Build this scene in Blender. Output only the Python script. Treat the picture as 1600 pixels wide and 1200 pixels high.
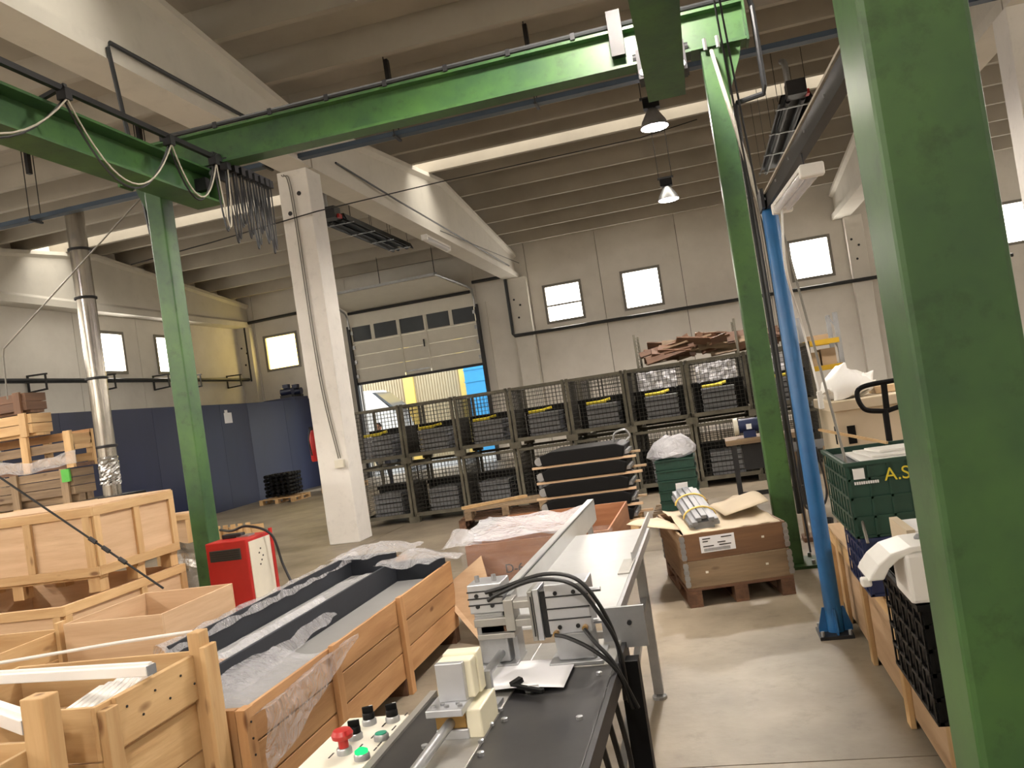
import bpy, math, random
from mathutils import Vector, Matrix, noise
random.seed(7)
PI = math.pi
for o in list(bpy.data.objects): bpy.data.objects.remove(o)
SC = bpy.context.scene
COL = SC.collection

# ---------------------------------------------------------------- camera
FPX, YAW, PITCH, ROLL = 1313.4, .2241, .0257, -.1491
cy, sy, cp, sp = math.cos(YAW), math.sin(YAW), math.cos(PITCH), math.sin(PITCH)
fw = Vector((-sy*cp, cy*cp, sp)); rt = Vector((cy, sy, 0)); up = rt.cross(fw)
r2 = rt*math.cos(ROLL) + up*math.sin(ROLL); u2 = -rt*math.sin(ROLL) + up*math.cos(ROLL)
cam = bpy.data.objects.new('camera', bpy.data.cameras.new('camera')); COL.objects.link(cam)
cam.matrix_world = Matrix(((r2.x, u2.x, -fw.x, 0), (r2.y, u2.y, -fw.y, 0), (r2.z, u2.z, -fw.z, 1.7), (0, 0, 0, 1)))
cam.data.sensor_width = 36; cam.data.lens = FPX/1600*36; cam.data.clip_start = .05; cam.data.clip_end = 300
SC.camera = cam
# ---------------------------------------------------------------- light
SC.view_settings.view_transform = 'Standard'; SC.view_settings.look = 'None'
SC.view_settings.gamma = 1; SC.view_settings.use_curve_mapping = False
SC.view_settings.exposure = 0.4
SKYLIGHT, WINDOW, LAMP, BAY = 5.5, 13.0, 110.0, 880.0
W = bpy.data.worlds.new('sky'); SC.world = W; W.use_nodes = True
bg = W.node_tree.nodes['Background']; bg.inputs[0].default_value = (.86, .93, 1, 1); bg.inputs[1].default_value = 3.6
sun = bpy.data.objects.new('sun', bpy.data.lights.new('sun', 'SUN')); COL.objects.link(sun)
sun.data.energy = 2.5; sun.data.color = (1, .95, .86); sun.data.angle = .02
sun.rotation_euler = (math.radians(48), 0, math.radians(150))

# ---------------------------------------------------------------- materials
def lin(c):
    def g(v):
        v /= 255.
        return v/12.92 if v <= .04045 else ((v+.055)/1.055)**2.4
    return (g(c[0]), g(c[1]), g(c[2]), 1)
class N:
    def __init__(s, name):
        s.m = bpy.data.materials.new(name); s.m.use_nodes = True; s.t = s.m.node_tree; s.n = s.t.nodes
        s.b = s.n['Principled BSDF']; s.out = s.n['Material Output']
    def add(s, typ, **kw):
        q = s.n.new(typ)
        for k, v in kw.items():
            if k in q.inputs: q.inputs[k].default_value = v
            else: setattr(q, k, v)
        return q
    def link(s, a, b): s.t.links.new(a, b)
def surf(name, rgb, rough=.6, metal=0., var=.15, scale=3., stretch=(1, 1, 1), bump=0., bscale=40., rgb2=None, rnd=.0, spec=.5, detail=5., dirt=0.):
    k = N(name); k.b.inputs['Roughness'].default_value = rough; k.b.inputs['Metallic'].default_value = metal
    k.b.inputs['Specular IOR Level'].default_value = spec
    tc = k.add('ShaderNodeTexCoord'); mp = k.add('ShaderNodeMapping'); mp.inputs['Scale'].default_value = stretch
    k.link(tc.outputs['Object'], mp.inputs[0])
    oi = k.add('ShaderNodeObjectInfo')
    off = k.add('ShaderNodeVectorMath', operation='SCALE'); off.inputs[0].default_value = (37, 53, 71); k.link(oi.outputs['Random'], off.inputs['Scale'])
    ad = k.add('ShaderNodeVectorMath', operation='ADD'); k.link(mp.outputs[0], ad.inputs[0]); k.link(off.outputs[0], ad.inputs[1])
    no = k.add('ShaderNodeTexNoise', Scale=scale, Detail=detail, Roughness=.62); k.link(ad.outputs[0], no.inputs['Vector'])
    c1 = lin(rgb); c2 = lin(rgb2) if rgb2 else tuple(max(0, v*(1-var*2.2)) for v in c1[:3]) + (1,)
    ra = k.add('ShaderNodeValToRGB'); ra.color_ramp.elements[0].position = .32; ra.color_ramp.elements[1].position = .68
    ra.color_ramp.elements[0].color = c2; ra.color_ramp.elements[1].color = c1
    k.link(no.outputs['Fac'], ra.inputs[0]); col = ra.outputs[0]
    if dirt:
        n2 = k.add('ShaderNodeTexNoise', Scale=scale*5.3, Detail=6., Roughness=.7); k.link(ad.outputs[0], n2.inputs['Vector'])
        r3 = k.add('ShaderNodeValToRGB'); r3.color_ramp.elements[0].position = .30; r3.color_ramp.elements[1].position = .46
        r3.color_ramp.elements[0].color = (1-dirt, 1-dirt, 1-dirt, 1); r3.color_ramp.elements[1].color = (1, 1, 1, 1)
        k.link(n2.outputs['Fac'], r3.inputs[0])
        mx = k.add('ShaderNodeMix', data_type='RGBA', blend_type='MULTIPLY'); mx.inputs[0].default_value = 1
        k.link(col, mx.inputs[6]); k.link(r3.outputs[0], mx.inputs[7]); col = mx.outputs[2]
    if rnd:
        hs = k.add('ShaderNodeHueSaturation'); mr = k.add('ShaderNodeMapRange'); mr.inputs['To Min'].default_value = 1-rnd; mr.inputs['To Max'].default_value = 1+rnd
        k.link(oi.outputs['Random'], mr.inputs[0]); k.link(mr.outputs[0], hs.inputs['Value']); k.link(col, hs.inputs['Color']); col = hs.outputs[0]
    k.link(col, k.b.inputs['Base Color'])
    if bump:
        nb = k.add('ShaderNodeTexNoise', Scale=bscale, Detail=3.); k.link(ad.outputs[0], nb.inputs['Vector'])
        bp = k.add('ShaderNodeBump', Strength=bump, Distance=.01); k.link(nb.outputs['Fac'], bp.inputs['Height']); k.link(bp.outputs[0], k.b.inputs['Normal'])
    return k.m
def wood(name, rgb, rgb2, axis, rnd=.12, rough=.65, knots=True):
    st = [9, 9, 9]; st['xyz'.index(axis)] = .8
    m = surf(name, rgb, rough, rgb2=rgb2, scale=1.6, stretch=tuple(st), rnd=rnd, bump=.15, bscale=6.)
    if knots:
        t = m.node_tree; b = t.nodes['Principled BSDF']; src = b.inputs['Base Color'].links[0].from_socket
        tc = t.nodes.new('ShaderNodeTexCoord'); mp = t.nodes.new('ShaderNodeMapping'); s2 = [9., 9., 9.]; s2['xyz'.index(axis)] = 3.6
        mp.inputs['Scale'].default_value = s2; t.links.new(tc.outputs['Object'], mp.inputs[0])
        vo = t.nodes.new('ShaderNodeTexVoronoi'); vo.inputs['Scale'].default_value = .75; t.links.new(mp.outputs[0], vo.inputs['Vector'])
        ra = t.nodes.new('ShaderNodeValToRGB'); e = ra.color_ramp.elements; e[0].position = .07; e[1].position = .15
        e[0].color = (.28, .17, .1, 1); e[1].color = (1, 1, 1, 1); t.links.new(vo.outputs['Distance'], ra.inputs[0])
        mx = t.nodes.new('ShaderNodeMix'); mx.data_type = 'RGBA'; mx.blend_type = 'MULTIPLY'; mx.inputs[0].default_value = .85
        t.links.new(src, mx.inputs[6]); t.links.new(ra.outputs[0], mx.inputs[7]); t.links.new(mx.outputs[2], b.inputs['Base Color'])
    return m
def emit(name, rgb, s):
    k = N(name); e = k.add('ShaderNodeEmission'); e.inputs[0].default_value = lin(rgb); e.inputs[1].default_value = s
    k.link(e.outputs[0], k.out.inputs[0]); return k.m
def film(name, tr=.72, tint=(240, 240, 244), rough=.12, bump=1.0):
    k = N(name); t = k.add('ShaderNodeBsdfTransparent'); t.inputs[0].default_value = (.97, .97, .98, 1)
    k.b.inputs['Base Color'].default_value = lin(tint); k.b.inputs['Roughness'].default_value = rough
    nb = k.add('ShaderNodeTexNoise', Scale=9., Detail=5., Distortion=1.2); tc = k.add('ShaderNodeTexCoord'); k.link(tc.outputs['Object'], nb.inputs['Vector'])
    bp = k.add('ShaderNodeBump', Strength=bump, Distance=.06); k.link(nb.outputs['Fac'], bp.inputs['Height']); k.link(bp.outputs[0], k.b.inputs['Normal'])
    mx = k.add('ShaderNodeMixShader'); mx.inputs[0].default_value = 1-tr
    k.link(t.outputs[0], mx.inputs[1]); k.link(k.b.outputs[0], mx.inputs[2]); k.link(mx.outputs[0], k.out.inputs[0]); return k.m
M = {}
M['floor'] = surf('concrete floor', (150, 138, 119), .5, var=.13, scale=1.1, rgb2=(112, 102, 87), bump=.12, bscale=25, dirt=.22)
M['conc'] = surf('painted concrete', (216, 212, 203), .8, var=.06, scale=.7, bump=.05, bscale=30, dirt=.06)
M['rib'] = surf('bare concrete ceiling', (164, 157, 145), .85, var=.1, scale=.6, bump=.05)
M['wall'] = surf('wall panels', (226, 222, 214), .8, rgb2=(206, 201, 192), scale=.45, rnd=.03, dirt=.05)
M['white_col'] = surf('white painted column', (232, 229, 223), .75, var=.05, scale=1.2, dirt=.1)
M['joint'] = surf('dark joint', (70, 66, 60), .9, var=.1)
M['green'] = surf('green crane paint', (72, 112, 56), .42, rgb2=(48, 80, 52), scale=1.8, dirt=.32, bump=.03, bscale=12)
M['green_dk'] = surf('dark green steel', (52, 84, 48), .4, var=.1, scale=2, dirt=.2)
M['blue'] = surf('blue post paint', (44, 112, 172), .35, rgb2=(36, 96, 152), scale=3, dirt=.12)
M['bluepanel'] = surf('blue booth sheet', (34, 44, 80), .4, rgb2=(26, 34, 62), scale=.6, stretch=(1, 1, .35), spec=.5)
M['dark'] = surf('dark steel', (52, 52, 54), .5, .4, var=.15, scale=4)
M['black'] = surf('black plastic', (13, 13, 14), .5, spec=.18, var=.15, scale=4)
M['rubber'] = surf('black rubber', (14, 14, 15), .5, var=.1)
M['foam'] = surf('dark foam board', (34, 39, 48), .75, var=.1, scale=3, bump=.05)
M['galv'] = surf('galvanised steel', (176, 178, 180), .38, .75, var=.12, scale=5)
M['alu'] = surf('anodised aluminium', (196, 198, 202), .33, .6, var=.06, scale=6)
M['cage'] = surf('dull cage steel', (112, 108, 94), .6, .2, var=.2, scale=6, rnd=.1)
M['wire'] = surf('cage wire', (56, 54, 48), .7, .0, var=.15)
M['tray'] = surf('grey tray', (128, 130, 134), .5, var=.06, rnd=.06)
M['yellow'] = surf('yellow plastic', (232, 214, 60), .5, var=.08)
M['yellow_rack'] = surf('yellow rack paint', (222, 178, 40), .5, var=.1)
M['red'] = surf('red sheet metal', (186, 36, 34), .4, var=.1, scale=3)
M['cream'] = surf('off white sheet', (226, 222, 206), .45, var=.05, scale=2, dirt=.05)
M['white'] = surf('white plastic', (236, 234, 230), .4, var=.03)
M['ivory'] = surf('ivory plastic block', (232, 226, 200), .45, var=.04)
M['paper'] = surf('paper', (238, 238, 240), .8, var=.02)
M['ink'] = surf('ink', (60, 56, 52), .8, var=.05)
M['tabletop'] = surf('worn black bench plate', (46, 46, 48), .34, .3, rgb2=(66, 65, 64), scale=4, dirt=.1)
M['plate'] = surf('ground steel plate', (172, 170, 164), .4, .6, var=.1, scale=5, dirt=.1)
M['chute'] = surf('white chute sheet', (186, 187, 186), .28, .0, var=.06, scale=3, dirt=.08)
M['brass'] = surf('bronze nut', (176, 140, 84), .4, .7, var=.1)
M['cardb'] = surf('cardboard', (196, 170, 136), .8, var=.06, scale=2, rnd=.06)
M['cardpale'] = surf('pale cardboard', (206, 190, 164), .8, var=.05, scale=2)
M['crate_green'] = surf('dark green plastic crate', (30, 70, 56), .45, var=.1, scale=3)
M['crate_blue'] = surf('navy plastic crate', (28, 44, 88), .45, var=.1, scale=3)
M['steelpipe'] = surf('dark painted pipe', (58, 60, 62), .45, .4, var=.1, scale=5)
M['tray_blue'] = surf('blue grey cable tray', (70, 84, 100), .5, .4, var=.1)
M['rope'] = surf('grey rope', (176, 170, 156), .8, var=.1, scale=20)
M['ductm'] = surf('stainless duct', (190, 184, 174), .24, .9, var=.18, scale=3, stretch=(1, 1, .5))
M['foil'] = surf('crumpled foil', (205, 205, 205), .2, .95, var=.05, bump=.8, bscale=20)
M['doorw'] = surf('off white door panel', (214, 210, 198), .5, var=.03)
M['dglass'] = surf('dark door glass', (80, 86, 92), .1, var=.05)
M['frame'] = surf('window frame', (128, 124, 116), .5, var=.1)
M['asphalt'] = surf('yard asphalt', (150, 148, 144), .9, var=.1)
M['beige'] = surf('beige corrugated sheet', (186, 170, 138), .6, var=.05)
M['yellow_post'] = surf('yellow post', (240, 206, 110), .6, var=.05)
M['skyblue'] = surf('sky blue panel', (58, 150, 205), .5, var=.04)
M['skin'] = surf('skin', (196, 146, 120), .6, var=.04)
M['cloth'] = surf('dark work clothes', (34, 36, 46), .85, var=.1)
M['hair'] = surf('dark hair', (26, 22, 20), .8, var=.1)
M['lens'] = film('clear lamp diffuser', .45, (245, 245, 248), .2, .05)
M['film'] = film('clear packing film', .70)
M['film3'] = film('thin stretch film', .86, rough=.1)
M['film2'] = film('milky packing film', .45)
for a in 'xyz':
    M['pine_'+a] = wood('pine along '+a, (204, 172, 126), (180, 144, 98), a)
    M['ply_'+a] = wood('plywood along '+a, (208, 178, 144), (190, 158, 124), a, rnd=.08, knots=False)
    M['old_'+a] = wood('grey weathered wood along '+a, (150, 128, 100), (112, 92, 70), a, rnd=.2)
    M['brown_'+a] = wood('brown old wood along '+a, (116, 84, 60), (84, 58, 42), a, rnd=.2)
    M['collar_'+a] = wood('pallet collar wood along '+a, (134, 98, 66), (104, 76, 54), a, rnd=.12)
    M['boxbrown_'+a] = wood('brown plywood along '+a, (172, 120, 82), (148, 98, 64), a, rnd=.05, knots=False)
    M['orange_'+a] = wood('orange pine along '+a, (192, 150, 104), (166, 122, 80), a)
M['winlight'] = emit('daylight through frosted pane', (255, 246, 232), WINDOW)
M['winwarm'] = emit('warm sunlit pane', (255, 222, 130), WINDOW*.55)
M['skylight'] = emit('daylight through roof pane', (255, 246, 230), SKYLIGHT)
M['lamp'] = emit('lamp glow', (250, 240, 255), LAMP)
M['led'] = emit('green pilot light', (40, 235, 110), 1.6)

# ---------------------------------------------------------------- mesh helpers
class MB:
    def __init__(s): s.v = []; s.f = []
    def add(s, vs, fs):
        n = len(s.v); s.v += [Vector(p) for p in vs]; s.f += [tuple(i+n for i in f) for f in fs]; return s
    def hexa(s, p):   # 8 points: bottom 4 ccw, top 4 ccw
        return s.add(p, [(3, 2, 1, 0), (4, 5, 6, 7), (0, 1, 5, 4), (1, 2, 6, 5), (2, 3, 7, 6), (3, 0, 4, 7)])
    def box(s, x0, x1, y0, y1, z0, z1):
        return s.hexa([(x0, y0, z0), (x1, y0, z0), (x1, y1, z0), (x0, y1, z0), (x0, y0, z1), (x1, y0, z1), (x1, y1, z1), (x0, y1, z1)])
    def bar(s, a, b, w, h, upv=(0, 0, 1)):
        a = Vector(a); b = Vector(b); d = (b-a).normalized(); u = Vector(upv)
        if abs(d.dot(u)) > .98: u = Vector((0, 1, 0))
        r = d.cross(u).normalized()*w/2; u = r.cross(d).normalized()*h/2
        return s.hexa([a-r-u, a+r-u, b+r-u, b-r-u, a-r+u, a+r+u, b+r+u, b-r+u])
    def tube(s, pts, r, n=8, cap=True):
        pts = [Vector(p) for p in pts]; rs = r if isinstance(r, (list, tuple)) else [r]*len(pts); base = len(s.v); ref = None
        for i, p in enumerate(pts):
            d = (pts[min(i+1, len(pts)-1)]-pts[max(i-1, 0)]).normalized()
            if ref is None: ref = Vector((0, 0, 1)) if abs(d.z) < .9 else Vector((1, 0, 0))
            a = d.cross(ref).normalized(); ref = a.cross(d).normalized()
            for k in range(n):
                t = 2*PI*k/n; s.v.append(p + (a*math.cos(t) + ref*math.sin(t))*rs[i])
        for i in range(len(pts)-1):
            for k in range(n):
                q = base+i*n; s.f.append((q+k, q+(k+1) % n, q+n+(k+1) % n, q+n+k))
        if cap:
            s.f.append(tuple(base+k for k in range(n))[::-1]); s.f.append(tuple(base+(len(pts)-1)*n+k for k in range(n)))
        return s
    def lathe(s, prof, c=(0, 0, 0), n=16):
        base = len(s.v)
        for r, z in prof:
            for k in range(n):
                t = 2*PI*k/n; s.v.append(Vector((c[0]+r*math.cos(t), c[1]+r*math.sin(t), c[2]+z)))
        for i in range(len(prof)-1):
            for k in range(n):
                q = base+i*n; s.f.append((q+k, q+(k+1) % n, q+n+(k+1) % n, q+n+k))
        s.f.append(tuple(base+k for k in range(n))[::-1]); s.f.append(tuple(base+(len(prof)-1)*n+k for k in range(n)))
        return s
    def prism(s, poly, axis, a, b):
        def mk(p, t):
            return {'x': (t, p[0], p[1]), 'y': (p[0], t, p[1]), 'z': (p[0], p[1], t)}[axis]
        n = len(poly)
        s.add([mk(p, a) for p in poly]+[mk(p, b) for p in poly],
              [tuple(range(n))[::-1], tuple(range(n, 2*n))]+[(i, (i+1) % n, n+(i+1) % n, n+i) for i in range(n)])
        return s
    def sheet(s, nu, nv, fn):
        vs = [fn(i/nu, j/nv) for j in range(nv+1) for i in range(nu+1)]
        return s.add(vs, [(j*(nu+1)+i, j*(nu+1)+i+1, (j+1)*(nu+1)+i+1, (j+1)*(nu+1)+i) for j in range(nv) for i in range(nu)])
    def build(s, name, mat, parent=None, smooth=False, bevel=0., solid=0., org=None):
        base = Vector((0, 0, 0)); p = parent
        while p: base = base + p.location; p = p.parent
        loc = Vector((0, 0, 0))
        if parent is None:
            if org is None:
                xs = [v.x for v in s.v]; ys = [v.y for v in s.v]; zs = [v.z for v in s.v]
                org = ((min(xs)+max(xs))/2, (min(ys)+max(ys))/2, min(zs))
            base = Vector(org); loc = base
        me = bpy.data.meshes.new(name); me.from_pydata([v-base for v in s.v], [], s.f); me.update()
        import bmesh
        bm = bmesh.new(); bm.from_mesh(me); bmesh.ops.recalc_face_normals(bm, faces=bm.faces); bm.to_mesh(me); bm.free()
        if smooth:
            for q in me.polygons: q.use_smooth = True
            try: me.set_sharp_from_angle(angle=math.radians(40))
            except Exception: pass
        me.materials.append(M[mat] if isinstance(mat, str) else mat)
        o = bpy.data.objects.new(name, me); COL.objects.link(o); o.location = loc; o.parent = parent
        if bevel:
            md = o.modifiers.new('bevel', 'BEVEL'); md.width = bevel; md.segments = 2; md.limit_method = 'ANGLE'
        if solid:
            md = o.modifiers.new('solid', 'SOLIDIFY'); md.thickness = solid; md.offset = 0
        return o
def tag(o, label=None, cat=None, group=None, kind=None):
    if label: o['label'] = label
    if cat: o['category'] = cat
    if group: o['group'] = group
    if kind: o['kind'] = kind
    return o
def thing(name, loc, label, cat, group=None, kind=None, rz=0.):
    o = bpy.data.objects.new(name, None); COL.objects.link(o); o.location = loc; o.rotation_euler[2] = rz; o.empty_display_size = .1
    return tag(o, label, cat, group, kind)
def copy_tree(o, parent=None):
    c = o.copy(); COL.objects.link(c); c.parent = parent
    for ch in [x for x in o.children]: copy_tree(ch, c)
    return c
def B(x0, x1, y0, y1, z0, z1): return MB().box(x0, x1, y0, y1, z0, z1)
def curve(pts, n=8):     # Catmull-Rom
    P = [Vector(p) for p in pts]; P = [P[0]*2-P[1]]+P+[P[-1]*2-P[-2]]; out = []
    for i in range(1, len(P)-2):
        for k in range(n):
            t = k/n; a, b, c, d = P[i-1], P[i], P[i+1], P[i+2]
            out.append(.5*((2*b)+(c-a)*t+(2*a-5*b+4*c-d)*t*t+(3*b-a-3*c+d)*t**3))
    return out+[P[-2]]
def sag(a, b, drop, n=14):
    a = Vector(a); b = Vector(b)
    return [a.lerp(b, i/n)-Vector((0, 0, drop*4*(i/n)*(1-i/n))) for i in range(n+1)]
def text(s, size, loc, rot, mat, parent, name='lettering', ext=.001):
    c = bpy.data.curves.new('t', 'FONT'); c.body = s; c.size = size; c.extrude = ext; c.align_x = 'CENTER'; c.align_y = 'CENTER'
    t = bpy.data.objects.new('t', c); COL.objects.link(t); bpy.context.view_layer.update()
    me = bpy.data.meshes.new_from_object(t.evaluated_get(bpy.context.evaluated_depsgraph_get())); bpy.data.objects.remove(t)
    o = bpy.data.objects.new(name, me); COL.objects.link(o); me.materials.clear(); me.materials.append(M[mat]); o.parent = parent
    base = Vector((0, 0, 0)); p = parent
    while p: base = base+p.location; p = p.parent
    o.location = Vector(loc)-base; o.rotation_euler = rot; return o

# ================================================================ ROOM SHELL
YB, YF, XL, XR = 27.0, -3.0, -15.65, 14.7
fl = B(XL-.3, XR+.3, YF-.3, YB+.3, -.3, -.03).build('floor', 'joint'); tag(fl, kind='structure')
xs = [XL, -10.6, -5.2, 4.8, 9.6, XR]; ys = [YF, -1.2, 3.79, 8.8, 13.8, 18.8, 23.4, YB]
for i in range(len(xs)-1):
    for j in range(len(ys)-1):
        B(xs[i]+.004, xs[i+1]-.004, ys[j]+.004, ys[j+1]-.004, -.05, 0).build('floor_slab', 'floor', fl)
g = B(-60, 60, YB+.3, 90, -.3, -.02).build('yard_ground', 'asphalt'); tag(g, kind='structure')

BEAMX = [-15.42, -5.6, 4.65, 14.5]
def zrib(y):
    c = 19.5 if y > 12 else 4.5
    return 6.62+.75*(1-abs(y-c)/7.5)
# roof
ceil = thing('ceiling', (0, 0, 6), None, None, kind='structure')
ribs = [27.15-1.25*k for k in range(25)]
SKY = [17.85, 6.85]
for bi in range(3):
    x0, x1 = (XL-.2, -5.6, 4.65)[bi], (-5.6, 4.65, XR+.2)[bi]
    m = MB().prism([(-.055, 0), (.055, 0), (.1, .42), (-.1, .42)], 'x', x0, x1); first = None
    for y in ribs:
        if y < YF: continue
        if first is None:
            first = MB(); first.v = [v+Vector((0, 0, 0)) for v in m.v]; first.f = m.f
            me_o = first.build('roof_rib', 'rib', ceil); base_me = me_o; me_o.location = (0, y, zrib(y)); 
            # verts were shifted by the parent's location: undo
            for v in me_o.data.vertices: v.co += Vector((0, 0, 6))
            me_o.location = (0, y, zrib(y)-6)
        else:
            c = base_me.copy(); COL.objects.link(c); c.parent = ceil; c.location = (0, y, zrib(y)-6)
    for a in ribs:
        b = a-1.25
        if b < YF-1.3: continue
        mid = (a+b)/2; za, zb = zrib(a)+.4, zrib(b)+.4
        if a > 12 > b: za = zb = zrib(12)+.4
        isk = any(abs(mid-s) < .6 for s in SKY)
        t = .06 if isk else .12
        if isk:
            for yy, zz in ((a, za), (b, zb)): B(x0, x1, yy-.05, yy+.05, zz-.02, zz+.5).build('skylight_curb', 'rib', ceil)
            za += .45; zb += .45
        MB().hexa([(x0, b, zb), (x1, b, zb), (x1, a, za), (x0, a, za), (x0, b, zb+t), (x1, b, zb+t), (x1, a, za+t), (x0, a, za+t)]).build('skylight_pane' if isk else 'roof_panel', 'skylight' if isk else 'rib', ceil)
# roof beams: tapered I-section, two spans each
def beam(x, ya, yb, label):
    t = thing('concrete_roof_beam', (x, ya, 5.8), label, 'beam', 'tapered roof beams', 'structure')
    n = 12; yc = (ya+yb)/2
    def top(y): return 6.62+.75*(1-abs(y-yc)/(abs(yb-ya)/2))
    def sweep(prof):   # prof(y)-> list of (dx,z)
        mb = MB(); rows = [prof(ya+(yb-ya)*i/n) for i in range(n+1)]; k = len(rows[0]); vs = []
        for i, r in enumerate(rows): vs += [(x+d, ya+(yb-ya)*i/n, z) for d, z in r]
        fs = [(i*k+j, i*k+(j+1) % k, (i+1)*k+(j+1) % k, (i+1)*k+j) for i in range(n) for j in range(k)]
        fs += [tuple(range(k))[::-1], tuple(n*k+j for j in range(k))]
        return mb.add(vs, fs)
    sweep(lambda y: [(-.24, 5.8), (.24, 5.8), (.24, 5.97), (.12, 6.06), (-.12, 6.06), (-.24, 5.97)]).build('bottom_flange', 'conc', t)
    sweep(lambda y: [(-.12, 6.05), (.12, 6.05), (.12, top(y)-.14), (-.12, top(y)-.14)]).build('web', 'conc', t)
    sweep(lambda y: [(-.12, top(y)-.15), (.12, top(y)-.15), (.22, top(y)-.09), (.22, top(y)), (-.22, top(y)), (-.22, top(y)-.09)]).build('top_flange', 'conc', t)
BL = ['along the blue booth side wall', 'carried by the white column', 'in line with the right wall pilaster', 'along the far right wall']
for i, x in enumerate(BEAMX):
    beam(x, 12.02, YB-.02, 'tapered pale concrete roof beam '+BL[i]+', reaching the back wall')
    beam(x, YF+.02, 11.98, 'tapered pale concrete roof beam '+BL[i]+', passing over the green cranes')
def column(x, y, name, label):
    o = B(x-.25, x+.25, y-.25, y+.25, 0, 5.8).build(name, 'white_col', bevel=.012); return tag(o, label, 'column', None, 'structure')
wc = column(-5.67, 12.15, 'concrete_column', 'square white painted concrete column with conduit running down its front')
for hx, hz in ((-5.78, 5.14), (-5.59, 5.42)): MB().tube([(hx, 11.893, hz), (hx, 11.91, hz)], .035, 12).build('bolt_hole', 'rubber', wc)
column(4.65, 12.15, 'concrete_column', 'square white concrete column under the right roof beam')
# walls with window holes
DX0, DX1, DZ = -11.5, -6.93, 5.25
def wall_panels(root, along, a0, a1, edges, depth0, depth1, holes, ztop=8.0):
    """vertical precast panels; holes: list of (a0,a1,z0,z1)"""
    edges = sorted(set([a0]+edges+[a1])); dm = (depth0+depth1)/2
    for e in edges:
        if along == 'x': B(e-.03, e+.03, dm, dm+.03, DZ if DX0 < e < DX1 else 0, 8).build('joint_strip', 'joint', root)
        else: B(dm, dm+.03, e-.03, e+.03, 0, 8).build('joint_strip', 'joint', root)
    for e0, e1 in zip(edges, edges[1:]):
        mb = MB(); hs = [h for h in holes if h[0] > e0-.01 and h[1] < e1+.01]
        def bx(p, q, z0, z1):
            if q-p < .01 or z1-z0 < .01: return
            if along == 'x': mb.box(p, q, depth0, depth1, z0, z1)
            else: mb.box(depth0, depth1, p, q, z0, z1)
        s, e = e0+.008, e1-.008
        if not hs: bx(s, e, 0, ztop)
        else:
            hs.sort(); cur = s if hs[0][0] > e0+.02 else hs[0][0]
            for h in hs:
                bx(cur, h[0], 0, ztop); bx(h[0], h[1], 0, h[2]); bx(h[0], h[1], h[3], ztop); cur = h[1]
            bx(cur, e, 0, ztop)
        if mb.v: mb.build('wall_panel', 'wall', root)
wb = thing('wall_back', (0, YB+.12, 0), None, None, kind='structure')
BWIN = [(-4.65, -3.43, 4.18, 5.40), (-2.1, -.89, 4.18, 5.40), (3.05, 4.25, 4.18, 5.40), (-14.8, -13.55, 4.18, 5.40), (6.1, 7.3, 4.18, 5.4), (8.65, 9.85, 4.18, 5.4), (11.2, 12.4, 4.18, 5.4)]
wall_panels(wb, 'x', XL-.3, XR+.3, [-15.1, -12.6, -11.5, -6.93, -5.1, -2.75, -.2, 2.35, 4.9, 7.9, 10.45, 13.0], YB, YB+.25, BWIN+[(DX0, DX1, 0, DZ)])
B(XL-.3, DX0, YB+.25, YB+.3, 0, 8).build('wall_backing', 'wall', wb); B(DX1, XR, YB+.25, YB+.27, 0, 4.1).build('wall_backing', 'wall', wb)
wl = thing('wall_left', (XL-.12, 12, 0), None, None, kind='structure')
LWIN = [(19.5, 20.65, 4.22, 5.36), (22.07, 23.2, 4.22, 5.36)]+[(y, y+1.15, 4.22, 5.36) for y in (14.3, 11.7, 9.1, 6.5, 3.9, 1.3)]  # nearer windows are unseen, added to light the near column and ceiling
wall_panels(wl, 'y', YF, YB, [0.6, 3.2, 5.8, 8.4, 11, 13.6, 16.2, 18.8, 21.3, 23.9], XL-.25, XL, LWIN)
wr = thing('wall_right', (XR+.12, 12, 0), None, None, kind='structure')
RWIN = [(y, y+1.2, 4.2, 5.4) for y in (1.6, 4.2, 9.4, 14.6, 19.8, 22.4)]
wall_panels(wr, 'y', YF, YB, [0.6, 3.2, 5.8, 8.4, 11, 13.6, 16.2, 18.8, 21.3, 23.9], XR, XR+.25, RWIN)
wf = thing('wall_front', (0, YF-.12, 0), None, None, kind='structure')
FWIN_FILL = [(x, x+1.2, 3.6, 5.4) for x in (-13.2, -8., -3.2, 7.2)]  # unseen windows behind the camera, added to light near objects from the front
wall_panels(wf, 'x', XL-.3, XR+.3, [-12.6+.9, -8.9, -6.4, -3.9, -1.3, 1.3, 3.9, 6.4, 8.9, 11.5], YF-.25, YF, FWIN_FILL)
wn = [0]
def window(p0, p1, z0, z1, along, d, inward, mat='winlight', rail=False):
    wn[0] += 1
    mid = (p0+p1)/2
    loc = (mid, d, z0) if along == 'x' else (d, mid, z0)
    t = thing('window_%d' % wn[0], loc, None, None, kind='structure')
    def bx(a, b, c, e, q0, q1):
        lo, hi = sorted((d-inward*q0, d-inward*q1))
        return B(a, b, lo, hi, c, e) if along == 'x' else B(lo, hi, a, b, c, e)
    f = .055
    for a, b, c, e in ((p0-.03, p1+.03, z0-.03, z0+f), (p0-.03, p1+.03, z1-f, z1+.03), (p0-.03, p0+f, z0+f, z1-f), (p1-f, p1+.03, z0+f, z1-f)):
        bx(a, b, c, e, -.03, .14).build('window_frame', 'frame', t)
    if rail: bx(p0+f, p1-f, z0+.52, z0+.58, 0, .1).build('window_rail', 'frame', t)
    bx(p0+f, p1-f, z0+f, z1-f, .07, .09).build('window_pane', mat, t)
for i, h in enumerate(BWIN): window(h[0], h[1], h[2], h[3], 'x', YB, -1, 'winwarm' if i == 3 else 'winlight', i == 0)
for h in LWIN: window(h[0], h[1], h[2], h[3], 'y', XL, 1)
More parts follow.
